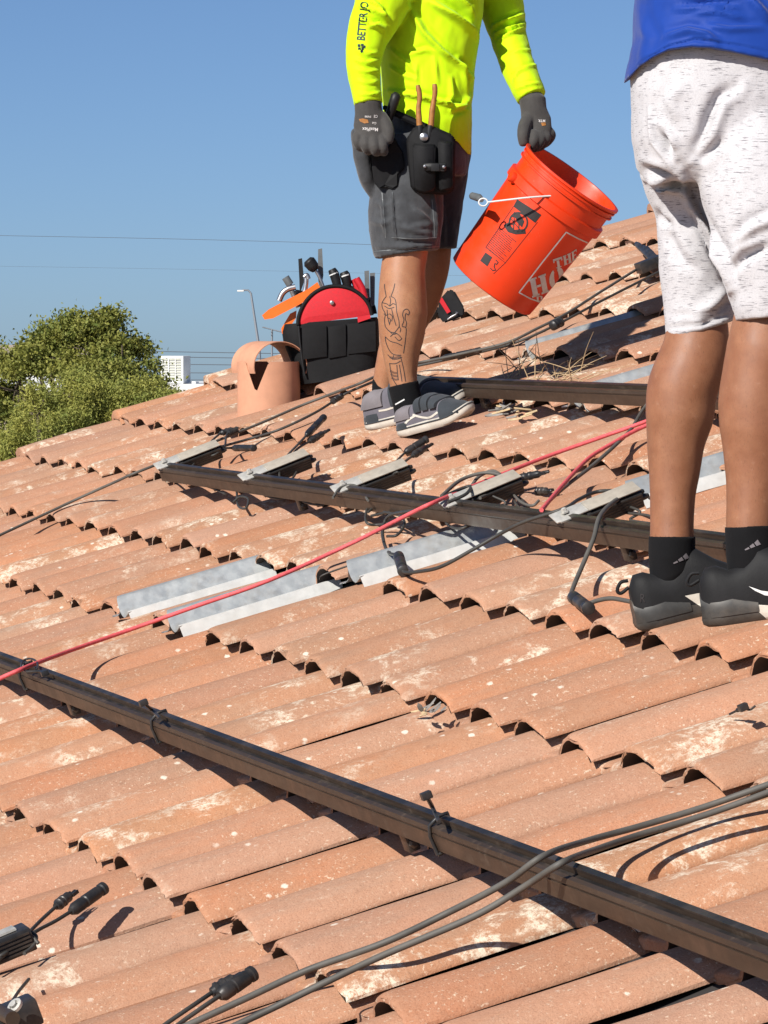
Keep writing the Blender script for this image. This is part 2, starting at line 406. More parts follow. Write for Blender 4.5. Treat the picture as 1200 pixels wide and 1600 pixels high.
RAIL = [(0, 0), (0, 0.028), (0.005, 0.0285), (0.005, 0.032), (0, 0.0325), (0.002, 0.040), (0.010, 0.041), (0.010, 0.036), (0.020, 0.036), (0.020, 0.046), (0.031, 0.047), (0.032, 0.046), (0.032, 0)]
def rail(label, u, n, wa, wb, feet, dark=False):
    base = roofp(u, wa, 0)
    t = thing('mounting_rail', base, label, 'mounting rail', 'rails bolted across the roof')
    mb = MB(); ring = lambda w: [roofp(u+a, w, n+b) for a, b in RAIL]
    mb.loft([ring(w) for w in np.linspace(wa, wb, 8)])
    mb.build('rail', M['bronze'], t, ang=25)
    for a0, a1, b0, b1 in ((0.0195, 0.0315, 0.0460, 0.0495), (0.0102, 0.0192, 0.0362, 0.0385), (0.0018, 0.0049, 0.0288, 0.0317)):  # black top lip, then dark strips that paint shade in slot and groove
        mb = MB().box(roofp(u+(a0+a1)/2, (wa+wb)/2, n+(b0+b1)/2), ((a1-a0)/2, abs(wb-wa)/2-0.002, (b1-b0)/2), (UDIR, WDIR, NRM))
        mb.build('rail_lip', M['black_rail'], t)
    for w in feet:
        w = round((w-0.012)/PW)*PW + 0.012              # seated on the crest of a roll
        mb = MB().box(roofp(u+0.020, w, (n+0.012)*0.5), (0.010, 0.018, (n-0.012)*0.5+0.004), (UDIR, WDIR, NRM), 0.003)
        mb.build('foot', M['black_rail'], t)
        MB().lathe([(0.004, -0.001), (0.009, 0), (0.009, 0.006), (0.005, 0.009)], roofp(u+0.020, w-0.018, n*0.5), -WDIR, 6).build('bolt', M['black_rail'], t)
    return t
rail_a = rail('long bronze mounting rail crossing the foreground from left edge to right edge', -0.433, 0.046, -6.4, 2.6, (-2.25, 0.25))
rail_b = rail('bronze mounting rail across the middle with five black boxes clamped on it', 0.641, 0.045, -3.2, 3.46, (-0.55, 2.05))
rail_c = rail('shorter dark mounting rail behind the shoes of the yellow shirted man', 1.393, 0.045, -0.6, 3.44, (0.2, 2.45))

# ------------------------------------------------------------------ wiring helpers
def hn(n): return n if n < 0.05 else 0.05 + (n-0.05)*0.47
def path(pts, n=8): return spline([onroof(x, y, hn(h)) for x, y, h in pts], n)
def cable(parent, pts, r=0.0031, mat='cable', name='cable', seg=8):
    return MB().tube(path(pts), r, seg).build(name, M[mat], parent)
def connector(parent, a, b, male=False, r=0.0105):
    """a two-part plug between two points (world)"""
    a, b = np.array(a), np.array(b); L = np.linalg.norm(b-a); z = (b-a)/L
    if male: pr = [(0.35, 0), (0.62, 0.01), (0.72, 0.10), (1.0, 0.14), (1.0, 0.20), (0.86, 0.22), (0.86, 0.30), (1.0, 0.32), (1.0, 0.40), (0.86, 0.42), (0.9, 0.62), (0.66, 0.66), (0.6, 0.70), (0.34, 0.72), (0.34, 0.98), (0.2, 1.0)]
    else: pr = [(0.35, 0), (0.6, 0.01), (0.78, 0.06), (1.0, 0.12), (1.0, 0.34), (0.84, 0.36), (0.84, 0.40), (1.0, 0.42), (0.96, 0.80), (0.80, 0.82), (0.80, 0.88), (1.02, 0.9), (1.02, 0.99), (0.7, 1.0)]
    mb = MB().lathe([(q*r, h*L) for q, h in pr], a, z, 14)
    if male:
        x = np.cross(z, NRM); x /= np.linalg.norm(x)
        for sg in (-1, 1): mb.box(a+z*L*0.80+x*sg*r*0.78, (L*0.13, r*0.16, r*0.3), (z, x, np.cross(z, x)))
    return mb.build('connector', M['plastic'], parent)
def plug(parent, lead, tip, male=False, r=0.0034, cr=0.0105):
    """a lead along pixels (x, y, n) that ends in a connector reaching to tip"""
    P = path(lead); MB().tube(P, r, 8).build('cable', M['cable'], parent)
    return connector(parent, P[-1]-(P[-1]-P[-2])*0.2, onroof(tip[0], tip[1], hn(tip[2])), male, cr)

# ------------------------------------------------------------------ boxes clamped to the middle rail
UNIT_LABEL = ['black finned electrical box clamped at the far left end of middle rail',
              'black finned electrical box second from the left end of middle rail',
              'black finned electrical box on middle rail, third of five, below the sneakers',
              'black finned electrical box under the red rope on the middle rail',
              'black finned electrical box on middle rail nearest the man in grey shorts']
UNITS = [(246, 729), (370, 750), (510, 771), (682, 792), (866, 812)]
boxes = []
TOPN = 0.045 + 0.050
for i, (x, y) in enumerate(UNITS):
    u, w = onroof_uw(x, y, TOPN); u = 0.641
    t = thing('electrical_box', roofp(u+0.1, w, 0.03), UNIT_LABEL[i], 'electrical box', 'boxes clamped along the middle rail'); boxes.append(t)
    rz = (-0.02, 0.03, -0.05, 0.04, 0.0)[i]
    ax = [UDIR*math.cos(rz)+WDIR*math.sin(rz), WDIR*math.cos(rz)-UDIR*math.sin(rz), NRM]
    tb = rad(22); ax[1], ax[2] = ax[1]*math.cos(tb)+NRM*math.sin(tb), NRM*math.cos(tb)-ax[1]*math.sin(tb)     # leaning over to one side
    P = lambda a, b, cc: roofp(u, w, TOPN) + a*ax[0] + b*ax[1] + cc*ax[2]
    mb = MB().box(P(0.085, -0.002, 0.003), (0.098, 0.022, 0.0017), ax, 0.001)
    mb.box(P(0.012, -0.022, 0.0028), (0.017, 0.006, 0.0017), ax); mb.build('bracket', M['alu'], t)
    mb = MB().box(P(0.125, -0.008, -0.020), (0.067, 0.024, 0.0175), ax, 0.003)
    body = mb.build('housing', M['plastic'], t)
    for q in range(5):
        mb = MB().box(P(0.125, -0.0322, -0.006-q*0.0068), (0.062, 0.0009, 0.0012), ax); mb.build('fin', M['black_rail'], body)
    MB().box(P(0.128, -0.007, 0.0062), (0.064, 0.0225, 0.0014), ax, 0.001).build('cover_plate', M['dusty'], t)
    MB().lathe([(0.010, 0), (0.010, 0.004), (0.0065, 0.0045), (0.0065, 0.011), (0.003, 0.013)], P(0.018, 0.0, 0.005), NRM, 6).build('bolt', M['alu'], t)
    # cable glands at the upper end
    for b in (-0.02, 0.004):
        MB().lathe([(0.007, 0), (0.007, 0.012), (0.004, 0.02)], P(0.19, b, -0.02), ax[0], 10).build('gland', M['plastic'], t)
b1, b2, b3, b4, b5 = boxes
plug(b1, [(300, 729, .08), (314, 711, .09), (330, 690, .10), (344, 677, .10)], (373, 668, .09), True)
plug(b1, [(316, 703, .12), (338, 700, .085), (358, 700, .05), (364, 700, .045)], (397, 700, .045))
plug(b1, [(318, 704, .11), (331, 712, .09), (350, 699, .10), (353, 683, .10), (356, 677, .10)], (371, 671, .10))
plug(b2, [(438, 752, .07), (437, 738, .10), (446, 716, .13), (465, 695, .13), (479, 680, .13)], (506, 652, .15))
plug(b2, [(447, 725, .10), (462, 704, .11), (476, 694, .10), (484, 690, .095)], (514, 671, .10), True)
plug(b3, [(600, 745, .10), (608, 735, .12), (622, 718, .12), (633, 707, .11)], (667, 686, .13))
plug(b3, [(600, 750, .10), (620, 738, .08), (632, 722, .09), (645, 712, .095)], (675, 693, .10), True)
cable(b3, [(606, 745, .11), (622, 738, .12), (616, 755, .06), (597, 768, .05), (612, 778, .05), (638, 770, .05)])
cable(b3, [(587, 765, .06), (575, 790, .05), (572, 815, .045), (590, 820, .03), (625, 812, .03), (640, 800, .04), (610, 800, .05), (580, 806, .05)], 0.0034)
plug(b4, [(770, 770, .09), (785, 757, .07), (800, 750, .06), (812, 747, .06)], (858, 737, .06), True)
plug(b4, [(760, 778, .08), (780, 766, .05), (795, 757, .045), (803, 753, .045)], (822, 743, .05))
cable(b4, [(765, 790, .05), (782, 772, .04), (800, 772, .04), (806, 787, .04), (818, 800, .035)])
cable(b4, [(770, 775, .10), (790, 786, .05), (775, 800, .04), (805, 795, .035), (830, 790, .03)], 0.0028)
connector(b4, onroof(838, 768, .03), onroof(862, 767, .03), True)
plug(b5, [(985, 775, .12), (1003, 772, .09), (1018, 780, .06)], (1036, 775, .06))
cable(b5, [(985, 782, .10), (1000, 790, .06), (975, 800, .05), (1010, 805, .05), (1030, 812, .05)])

# slack leads tucked under and over the middle rail
cable(b1, [(262, 742, .03), (285, 752, .035), (310, 756, .03), (335, 764, .035), (352, 772, .03)], 0.0034)
cable(b2, [(370, 768, .04), (372, 790, .035), (384, 794, .04), (388, 780, .045), (376, 776, .05), (365, 784, .04)], 0.0034)
cable(b2, [(400, 768, .03), (430, 779, .035), (455, 776, .03), (480, 786, .035), (505, 790, .03)], 0.0034)
cable(b2, [(446, 722, .11), (470, 715, .10), (462, 740, .06), (448, 757, .05)], 0.0034)
cable(b3, [(520, 778, .13), (532, 762, .15), (552, 758, .14), (566, 768, .11), (575, 782, .12)], 0.0034, 'grey_cable')
cable(b3, [(575, 800, .05), (592, 788, .06), (612, 792, .06), (628, 806, .05), (650, 802, .05), (668, 790, .06)], 0.0036)
cable(b4, [(690, 800, .05), (700, 820, .04), (720, 826, .04), (742, 818, .04), (765, 822, .04)], 0.0034)
cable(b4, [(735, 762, .13), (748, 745, .15), (770, 736, .15), (786, 748, .12), (776, 766, .10), (750, 778, .12)], 0.0042, 'grey_cable')
cable(b4, [(786, 752, .09), (800, 770, .06), (815, 785, .05), (832, 790, .05), (842, 782, .06)], 0.0034, 'grey_cable')
cable(b4, [(770, 790, .04), (790, 775, .04), (812, 778, .035), (820, 792, .035), (806, 800, .035), (790, 792, .04)], 0.0030)
cable(b5, [(980, 790, .08), (1000, 800, .05), (985, 812, .04), (1015, 818, .04)], 0.0032)
# ------------------------------------------------------------------ loose runs of cable and the red rope
def cable_thing(name, label, cat, runs, group=None):
    t = thing(name, onroof(*runs[0][0][0]), label, cat, group); mbs = []
    for pts, r, mat in runs: MB().tube(path(pts, 10), r, 8).build('cable' if 'rope' not in name else 'strand', M[mat], t)
    return t
cable_thing('cable', 'thin grey cable running up from the left edge past the rail end', 'cable',
    [([(-30, 850, .03), (0, 836, .03), (60, 808, .03), (120, 780, .035), (180, 753, .06), (209, 740, .10), (283, 711, .085), (356, 682, .06), (415, 658, .045), (470, 634, .04), (530, 611, .05), (560, 600, .13), (600, 583, .12), (650, 568, .05), (707, 556, .04), (790, 536, .035), (840, 513, .035), (885, 490, .035), (940, 455, .035), (1005, 415, .035), (1060, 385, .035)], 0.0045, 'grey_cable')])
ct = cable_thing('cable', 'black cable with inline joints climbing past the battery tool', 'cable',
    [([(338, 700, .08), (385, 687, .04), (437, 671, .04), (492, 645, .045), (535, 618, .05), (560, 606, .08), (600, 590, .06)], 0.0042, 'cable'),
     ([(640, 574, .035), (707, 560, .025), (800, 537, .025), (870, 507, .03), (940, 470, .03), (1031, 424, .03), (1080, 400, .03)], 0.0042, 'cable')])
connector(ct, onroof(690, 560, .035), onroof(750, 547, .035), False, 0.010); connector(ct, onroof(535, 618, .05), onroof(520, 627, .05), False, 0.010)
connector(ct, onroof(862, 510, .035), onroof(876, 503, .035), False, 0.016)
cable_thing('cable', 'two parallel grey cables draped over the foreground rail at lower right', 'cable',
    [([(1260, 1205, .03), (1200, 1226, .035), (1100, 1261, .035), (1000, 1291, .05), (920, 1313, .10), (850, 1337, .188), (790, 1379, .13), (700, 1426, .07), (600, 1473, .05), (480, 1516, .04), (380, 1562, .035), (250, 1622, .03)], 0.0052, 'grey_cable'),
     ([(1260, 1212, .03), (1200, 1238, .033), (1100, 1274, .035), (1000, 1304, .05), (935, 1326, .10), (880, 1347, .186), (820, 1385, .12), (740, 1432, .075), (600, 1492, .055), (500, 1539, .045), (420, 1578, .035), (330, 1620, .03)], 0.0052, 'grey_cable')])
cable_thing('cable', 'bent grey cable hanging down from the middle rail to a joint by the black shoe', 'cable',
    [([(1000, 768, .09), (965, 780, .13), (938, 806, .165), (928, 840, .12), (915, 872, .07), (898, 912, .035), (893, 928, .03), (897, 938, .03)], 0.0052, 'grey_cable'),
     ([(915, 945, .03), (935, 938, .035), (955, 935, .035), (975, 938, .03), (1010, 945, .03), (1050, 950, .03)], 0.0046, 'grey_cable')])
connector(bpy.data.objects['cable.003'] if 'cable.003' in bpy.data.objects else ct, onroof(893, 931, .03), onroof(920, 951, .03), False, 0.0135)
t = cable_thing('cable', 'slack cable looping from middle rail down across the metal flashing', 'cable',
    [([(1004, 775, .07), (975, 768, .10), (935, 768, .12), (905, 780, .14), (880, 795, .165), (820, 815, .15), (780, 835, .11), (740, 858, .08), (690, 885, .045), (655, 893, .035), (632, 894, .035), (626, 884, .035)], 0.0042, 'cable'),
     ([(622, 868, .035), (606, 862, .035), (598, 838, .04), (600, 818, .05), (610, 805, .09), (632, 800, .13), (660, 795, .165), (690, 778, .18), (715, 766, .17), (735, 760, .165), (728, 772, .17), (700, 785, .17)], 0.0042, 'cable'),
     ([(690, 775, .17), (720, 750, .18), (755, 739, .17), (780, 742, .14), (788, 752, .10), (780, 768, .08), (755, 762, .12), (742, 765, .15)], 0.0046, 'grey_cable'),
     ([(600, 800, .06), (625, 806, .05), (632, 820, .04), (620, 836, .035), (605, 838, .035)], 0.0036, 'cable')])
connector(t, onroof(622, 866, .04), onroof(630, 893, .035), False, 0.013)
cable_thing('cable', 'grey cable dropping beside the red rope left of the calf', 'cable',
    [([(1030, 610, .08), (1005, 640, .06), (985, 672, .05), (960, 697, .05), (925, 728, .045), (890, 755, .05), (862, 779, .06), (845, 800, .10)], 0.0046, 'grey_cable')])
rp = cable_thing('red_rope', 'red rope stretched over the rails from the left edge to the calf', 'rope',
    [([(-25, 1072, .16), (0, 1060, .178), (30, 1047, .185), (60, 1035, .16), (120, 1013, .10), (200, 985, .06), (310, 946, .055), (420, 907, .055), (545, 851, .07), (640, 803, .16), (680, 784, .185), (760, 751, .12), (850, 715, .075), (940, 683, .06), (1005, 660, .06), (1080, 630, .06)], 0.0052, 'red_rope'),
     ([(1080, 640, .06), (1005, 667, .06), (955, 694, .06), (925, 712, .06), (905, 730, .065), (880, 757, .09), (846, 797, .155)], 0.0052, 'red_rope')])
cable_thing('cable', 'thin black wire lying along the tiles under the red rope', 'cable',
    [([(500, 905, .02), (506, 898, .03), (550, 882, .03), (610, 862, .035)], 0.0022, 'cable')])

# ------------------------------------------------------------------ cable ties on the front rail
def tie(label, x, y, pts, loop=None):
    t = thing('cable_tie', onroof(x, y, .04), label, 'cable tie', 'cable ties on the rails')
    u, w = onroof_uw(x, y, .09)
    q = [roofp(-0.433+a, w+b, 0.046+h) for a, b, h in ((-.003, 0, -.006), (-.004, .004, .026), (0, 0, .043), (.019, -.004, .053), (.034, 0, .052), (.036, 0, .022), (.035, 0, -.004), (-.003, 0, -.006))]
    MB().tube(q, 0.0034, 6).build('strap', M['plastic'], t)
    P = path(pts); MB().tube(P, 0.0036, 6).build('tail', M['plastic'], t)
    a = path(pts)[-1]; MB().box(a, (0.0085, 0.0075, 0.006), (UDIR, WDIR, NRM), 0.0015).build('lock_head', M['plastic'], t)
    return t
tie('black cable tie with upright tail on front rail at left', 245, 1121, [(250, 1122, .185), (238, 1110, .19), (224, 1098, .25)])
tie('black cable tie sticking up from the middle of the front rail', 684, 1284, [(686, 1284, .185), (676, 1262, .20), (666, 1243, .27)])
t = tie('black cable tie looped round the red rope on front rail', 38, 1043, [(42, 1050, .18), (62, 1049, .17), (70, 1052, .17)])
a = np.linspace(0, 2*math.pi, 20)
MB().tube([onroof(46+13*math.cos(q), 1040+11*math.sin(q), .105) for q in a], 0.0026, 6).build('loop', M['plastic'], t)
t = thing('cable_tie_offcut', onroof(1160, 1108, .03), 'small black plastic clip lying loose on a tile at right', 'plastic clip')
MB().tube(path([(1140, 1116, .02), (1152, 1110, .026), (1160, 1106, .03)]), [0.002]*8+[0.004]*9, 6).build('stem', M['plastic'], t)
MB().box(onroof(1161, 1105, .034), (0.008, 0.007, 0.006), (UDIR, WDIR, NRM), 0.002).build('head', M['plastic'], t)
MB().tube(path([(1164, 1107, .03), (1172, 1109, .026), (1180, 1103, .03)]), 0.002, 6).build('tail', M['plastic'], t)

# ------------------------------------------------------------------ boxes and plugs in the lower left corner
t = thing('electrical_box', onroof(15, 1490, .03), 'black electrical box cut by the left edge near the bottom corner', 'electrical box', 'boxes at lower left')
ax = (UDIR, WDIR, NRM)
P = onroof(8, 1478, .06)
MB().box(P - UDIR*0.03, (0.075, 0.034, 0.020), ax, 0.003).build('housing', M['plastic'], t)
MB().box(P - UDIR*0.05 + NRM*0.023, (0.075, 0.018, 0.0018), ax).build('bracket', M['alu'], t)
for q in range(5): MB().box(P - UDIR*0.03 - WDIR*0.0355 + NRM*(0.013-q*0.0066), (0.07, 0.003, 0.0017), ax).build('fin', M['black_rail'], t)
plug(t, [(-15, 1500, .06), (10, 1488, .065), (40, 1462, .06), (65, 1437, .05), (88, 1416, .05)], (118, 1392, .055), True, 0.0034, 0.0105)
plug(t, [(-15, 1510, .05), (20, 1482, .06), (55, 1456, .05), (85, 1440, .045), (111, 1424, .045)], (163, 1387, .05), False, 0.0034, 0.0115)
cable(t, [(-20, 1465, .085), (10, 1460, .10), (40, 1456, .09), (56, 1462, .07), (52, 1478, .05), (38, 1490, .05)], 0.0034)
cable(t, [(-20, 1476, .085), (15, 1466, .10), (45, 1461, .085), (60, 1474, .05)], 0.0034)
t = thing('rail_end_clamp', onroof(20, 1595, .03), 'black clamp with round bolt cut by the lower left corner', 'clamp')
P = onroof(25, 1588, .06)
MB().box(P, (0.035, 0.03, 0.022), ax, 0.006).build('body', M['plastic'], t)
MB().tube([onroof(-40, 1560, .08), onroof(20, 1592, .08)], 0.012, 10).build('channel', M['bronze'], t)
MB().lathe([(0.013, 0), (0.013, 0.005), (0.008, 0.006), (0.008, 0.002), (0.0055, 0.002), (0.0055, 0.009)], onroof(25, 1573, .088), NRM-UDIR*0.5-WDIR*0.4, 14).build('bolt', M['alu'], t)
MB().tube(path([(18, 1566, .05), (30, 1548, .03), (45, 1530, .02)]), 0.003, 6).build('cable', M['cable'], t)
t = thing('plug_pair', onroof(340, 1560, .03), 'pair of black cable plugs lying by the bottom edge of the picture', 'cable plug')
plug(t, [(225, 1625, .03), (262, 1598, .035), (300, 1572, .04), (331, 1551, .04)], (385, 1520, .045), True, 0.0036, 0.0125)
plug(t, [(250, 1625, .03), (280, 1600, .03), (315, 1575, .035), (343, 1556, .035)], (396, 1520, .04), False, 0.0036, 0.0125)

# ------------------------------------------------------------------ metal flashings laid in place of tiles
ys_, zt_, zb_ = tile_prof()
def flashing(label, k, j, length=0.42, du=0.0, dw=0.0, dn=0.0, rx=0.0, squash=1.0, width=1.0, mat='galv', lip=0.016):
    """a sheet bent to the roll of a tile, with a turned-down lip in front"""
    t = thing('metal_flashing', roofp(k*EXPO+du, -j*PW+dw, 0), label, 'metal flashing', 'sheet metal flashings between the tiles')
    rngf = random.Random(int(k*31+j*7+100)); prof = []
    for y in np.linspace(-0.060, 0.10, 26):
        if y < -0.044: z = 0.004 + 0.012*(-0.044-y)/0.016
        elif y <= 0.0: z = 0.004 + 0.054*(0.5+0.5*math.cos(math.pi*y/0.044))*squash
        elif y < 0.06: z = 0.004 + 0.054*(0.5+0.5*math.cos(math.pi*y/0.06))*squash
        else: z = 0.004
        prof.append((y*width, z))
    mtx = tile_matrix(k, j, du, dn, 0.0, rx, rngf.gauss(0, 0.012)) @ Matrix.Translation((0, dw, 0))
    rings = []
    us = [0, 0.004, 0.02, 0.08, 0.16, 0.25, 0.33, length]
    for th in (0.0016, 0.0):
        g = []
        for u in us:
            g.append([np.array(mtx @ Vector((u + (0.01*math.sin(y*60) if u == 0 else 0), y*(1+0.06*(u < 0.01)), z+th+0.0006*noise.noise((y*30, u*12, k*3.3+j))))) for y, z in prof])
        rings.append(g)
    mb = MB()
    rr = [np.vstack([a, b[::-1]]) for a, b in zip(rings[0], rings[1])]
    mb.loft(rr)
    me = mesh_from(mb.v, mb.f, True); bm = bmesh.new(); bm.from_mesh(me); bmesh.ops.recalc_face_normals(bm, faces=bm.faces); bm.to_mesh(me); bm.free(); sharp(me, 40)
    place('sheet', me, M[mat], t)
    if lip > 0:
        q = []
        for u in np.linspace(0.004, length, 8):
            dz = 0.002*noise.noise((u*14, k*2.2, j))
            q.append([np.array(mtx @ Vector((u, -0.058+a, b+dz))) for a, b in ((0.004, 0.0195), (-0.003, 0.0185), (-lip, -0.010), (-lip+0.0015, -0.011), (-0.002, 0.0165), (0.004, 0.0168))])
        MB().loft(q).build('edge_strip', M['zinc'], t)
    return t
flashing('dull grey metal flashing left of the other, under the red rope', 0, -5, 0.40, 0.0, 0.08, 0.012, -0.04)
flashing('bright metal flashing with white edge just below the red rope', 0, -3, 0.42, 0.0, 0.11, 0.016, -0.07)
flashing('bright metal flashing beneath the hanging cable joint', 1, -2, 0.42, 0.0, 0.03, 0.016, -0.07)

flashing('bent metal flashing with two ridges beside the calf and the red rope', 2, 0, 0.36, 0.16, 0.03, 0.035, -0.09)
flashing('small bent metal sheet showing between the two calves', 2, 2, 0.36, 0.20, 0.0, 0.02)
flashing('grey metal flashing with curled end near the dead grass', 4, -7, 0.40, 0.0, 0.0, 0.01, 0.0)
flashing('dull grey metal cap on a tile roll below the orange bucket', 5, -12, 0.42, 0.0, 0.0, 0.004, 0.0, lip=0)

t = thing('plug_pair', onroof(1005, 395, .03), 'black cable plugs resting on tiles at the waist of the right man', 'cable plug')
connector(t, onroof(994, 380, .05), onroof(1022, 408, .04), False, 0.011); connector(t, onroof(1006, 386, .05), onroof(1034, 412, .04), True, 0.012)
MB().box(onroof(1018, 412, .04), (0.05, 0.03, 0.018), (UDIR, WDIR, NRM), 0.004).build('housing', M['plastic'], t)
# dry grass, feathers and dirt caught along the rails
M['straw'] = plain('dry_straw', (0.52, 0.38, 0.22), 0.8, 0, 0.25, 60); M['feather'] = plain('grey_feather', (0.24, 0.22, 0.20), 0.85, 0, 0.4, 50)
rs_ = random.Random(11)
t = thing('dry_grass', onroof(850, 585, .0), 'tuft of dead grass blades sprouting above the far rail', 'dry grass')
for k in range(46):
    x, y = rs_.uniform(785, 920), rs_.uniform(578, 600); a = onroof(x, y, .01); L = rs_.uniform(.05, .16)
    d = UDIR*rs_.gauss(.2, .6) + WDIR*rs_.gauss(0, .6) + NRM*abs(rs_.gauss(.1, .35)); d /= np.linalg.norm(d)
    MB().tube(spline([a, a+d*L*.5+NRM*.003, a+d*L-NRM*rs_.uniform(0, .008)], 4), np.linspace(.0017, .0006, 9), 5).build('blade', M['straw'], t)
for j_, (lb, x, y, n_, sc) in enumerate((('clump of grey feathers and dirt under the far rail', 800, 645, 26, 1.0), ('small clump of feather and droppings stuck in a tile mouth', 672, 1112, 12, .6), ('tuft of weed caught on the front rail at left', 186, 1092, 10, .45))):
    t = thing('debris_clump', onroof(x, y, .0), lb, 'debris')
    for k in range(n_):
        a = onroof(x+rs_.gauss(0, 16*sc), y+rs_.gauss(0, 6*sc), rs_.uniform(.0, .015)); d = UDIR*rs_.gauss(0, 1)+WDIR*rs_.gauss(0, 1)+NRM*abs(rs_.gauss(0, .15)); d /= np.linalg.norm(d); L = rs_.uniform(.03, .06)*sc
        e = np.cross(d, NRM); e /= np.linalg.norm(e)+1e-9
        MB().loft([[a+d*L*q+e*w*sc, a+d*L*q+NRM*.004*sc, a+d*L*q-e*w*sc, a+d*L*q-NRM*.002*sc] for q, w in ((0, .002), (.3, .009), (.7, .008), (1, .001))]).build('feather' if k % 3 else 'straw', M['feather'] if k % 3 else M['straw'], t)
# ================================================================== beyond the roof
def leaf_mat(name, a, b, tr=0.25):
    s = NT(name); r = s.n('NewGeometry').outputs['Random Per Island']; c = s.coord()
    base = s.mix(r, a, b); base = s.mix(s.ramp(s.noise(4.0, 3, 0.6, c), 0.38, 0.62, 0, 0.6), base, (b[0]*1.15, b[1]*1.02, b[2]*0.8))
    s.p(Base_Color=base, Roughness=0.6); s.b.inputs['Specular IOR Level'].default_value = 0.3
    t = s.n('BsdfTranslucent', {0: base}); mx = s.n('MixShader', {0: tr}); s.t.links.new(s.b.outputs[0], mx.inputs[1]); s.t.links.new(t.outputs[0], mx.inputs[2]); s.t.links.new(mx.outputs[0], s.out.inputs[0])
    return s.m
M['leaf_dark'] = leaf_mat('leaf_dark', (0.13, 0.175, 0.034), (0.29, 0.30, 0.075))
M['leaf_light'] = leaf_mat('leaf_light', (0.21, 0.26, 0.055), (0.40, 0.41, 0.11))
M['bark'] = plain('bark', (0.10, 0.075, 0.055), 0.9, bump=0.8, bscale=30)
def tree(label, base, height, lobes, leafmat, nleaf, lsize, seed, aspect=2.0, spread=(0.10, 0.10, 0.075), dens=26):
    """trunk and limbs reaching into each lobe; leaves clustered on twigs through the lobes' volume"""
    rngt = np.random.default_rng(seed); base = np.array(base, float)
    t = thing('tree', base, label, 'tree', 'trees beyond the roof edge')
    mb = MB(); fork = base + np.array([0, 0, height*0.32])
    mb.tube(spline([base, base+(fork-base)*0.5+np.array([0.1, 0, 0]), fork], 5), np.linspace(0.16, 0.11, 11), 10)
    twigs = []
    for c, r in lobes:
        c = np.array(c, float); mid = (fork+c)/2 + rngt.normal(0, 0.12, 3)
        P = spline([fork, mid, c], 6); mb.tube(P, np.linspace(0.075, 0.02, len(P)), 7)
        for _ in range(max(6, int(dens*r[0]*r[2]))):
            d = rngt.normal(0, 1, 3); d /= np.linalg.norm(d); q = c + d*np.array(r)*(0.35+0.65*rngt.random()**0.5)*(rngt.uniform(1.1, 1.45) if rngt.random() < 0.10 and d[2] > -0.2 else 1.0)
            twigs.append((q, d)); P = spline([c + (q-c)*0.1, c+(q-c)*0.6+rngt.normal(0, 0.05, 3), q], 3); mb.tube(P, np.linspace(0.012, 0.004, len(P)), 5)
    mb.build('trunk', M['bark'], t)
    n = nleaf; k = rngt.integers(0, len(twigs), n)
    ctr = np.array([twigs[i][0] for i in k]) + rngt.normal(0, 1, (n, 3))*np.array(spread)
    d = rngt.normal(0, 1, (n, 3)); d[:, 2] -= 0.3; d /= np.linalg.norm(d, axis=1)[:, None]
    e = np.cross(d, rngt.normal(0, 1, (n, 3))); e /= np.linalg.norm(e, axis=1)[:, None]
    L = lsize*(0.6+0.8*rngt.random((n, 1))); W = L/aspect
    nv = np.cross(d, e)
    V = np.stack([ctr-d*L*0.5, ctr+e*W*0.5+nv*W*0.12, ctr+d*L*0.5, ctr-e*W*0.5+nv*W*0.12], 1).reshape(-1, 3)
    F = np.arange(4*n).reshape(-1, 4)
    me = bpy.data.meshes.new('crown'); me.from_pydata(V.tolist(), [], F.tolist()); me.update()
    place('crown', me, M[leafmat], t)
    return t
def lob(lst, depth, rs=1.0):                    # crown lobes from photograph places at one real distance
    out = []
    for x, y, r, dd in lst:
        ppm = FPX/depth; out.append((at(x, y, depth+dd), (r/ppm*rs, r/ppm*rs, r/ppm*0.85*rs)))
    return out
D = 46.0
b = at(130, 800, D); b[2] = gz(b)
tree('dense green tree rising above the left edge of the roof', b, 4.6,
     lob([(140, 560, 62, 0), (110, 530, 45, .4), (60, 560, 55, 0), (190, 570, 50, -.3), (150, 522, 30, .3), (112, 505, 20, .1), (168, 505, 16, 0), (66, 532, 24, .2), (205, 540, 24, .2), (25, 610, 70, .2), (225, 600, 40, 0), (100, 620, 75, -.5), (175, 640, 70, -.2), (-40, 590, 75, .5), (20, 560, 26, .2), (-60, 680, 90, 0), (90, 700, 90, .3), (250, 640, 34, .2), (40, 760, 120, .5), (200, 730, 80, 0)], D), 'leaf_dark', 78000, 0.046, 3, 1.8, (0.085, 0.085, 0.06), 60)
D2 = 38.0
b = at(60, 900, D2); b[2] = gz(b)
tree('feathery pale green tree in front of the dense tree at left', b, 4.0,
     lob([(120, 640, 60, 0), (195, 630, 48, .2), (60, 650, 45, -.2), (235, 625, 26, .1), (150, 680, 60, .1), (80, 690, 50, -.3), (190, 670, 40, 0), (20, 700, 30, .2), (265, 640, 22, 0), (110, 615, 28, 0), (60, 745, 80, .2), (-30, 760, 60, 0), (170, 745, 60, 0)], D2), 'leaf_light', 80000, 0.032, 8, 3.0, (0.07, 0.07, 0.06), 90)

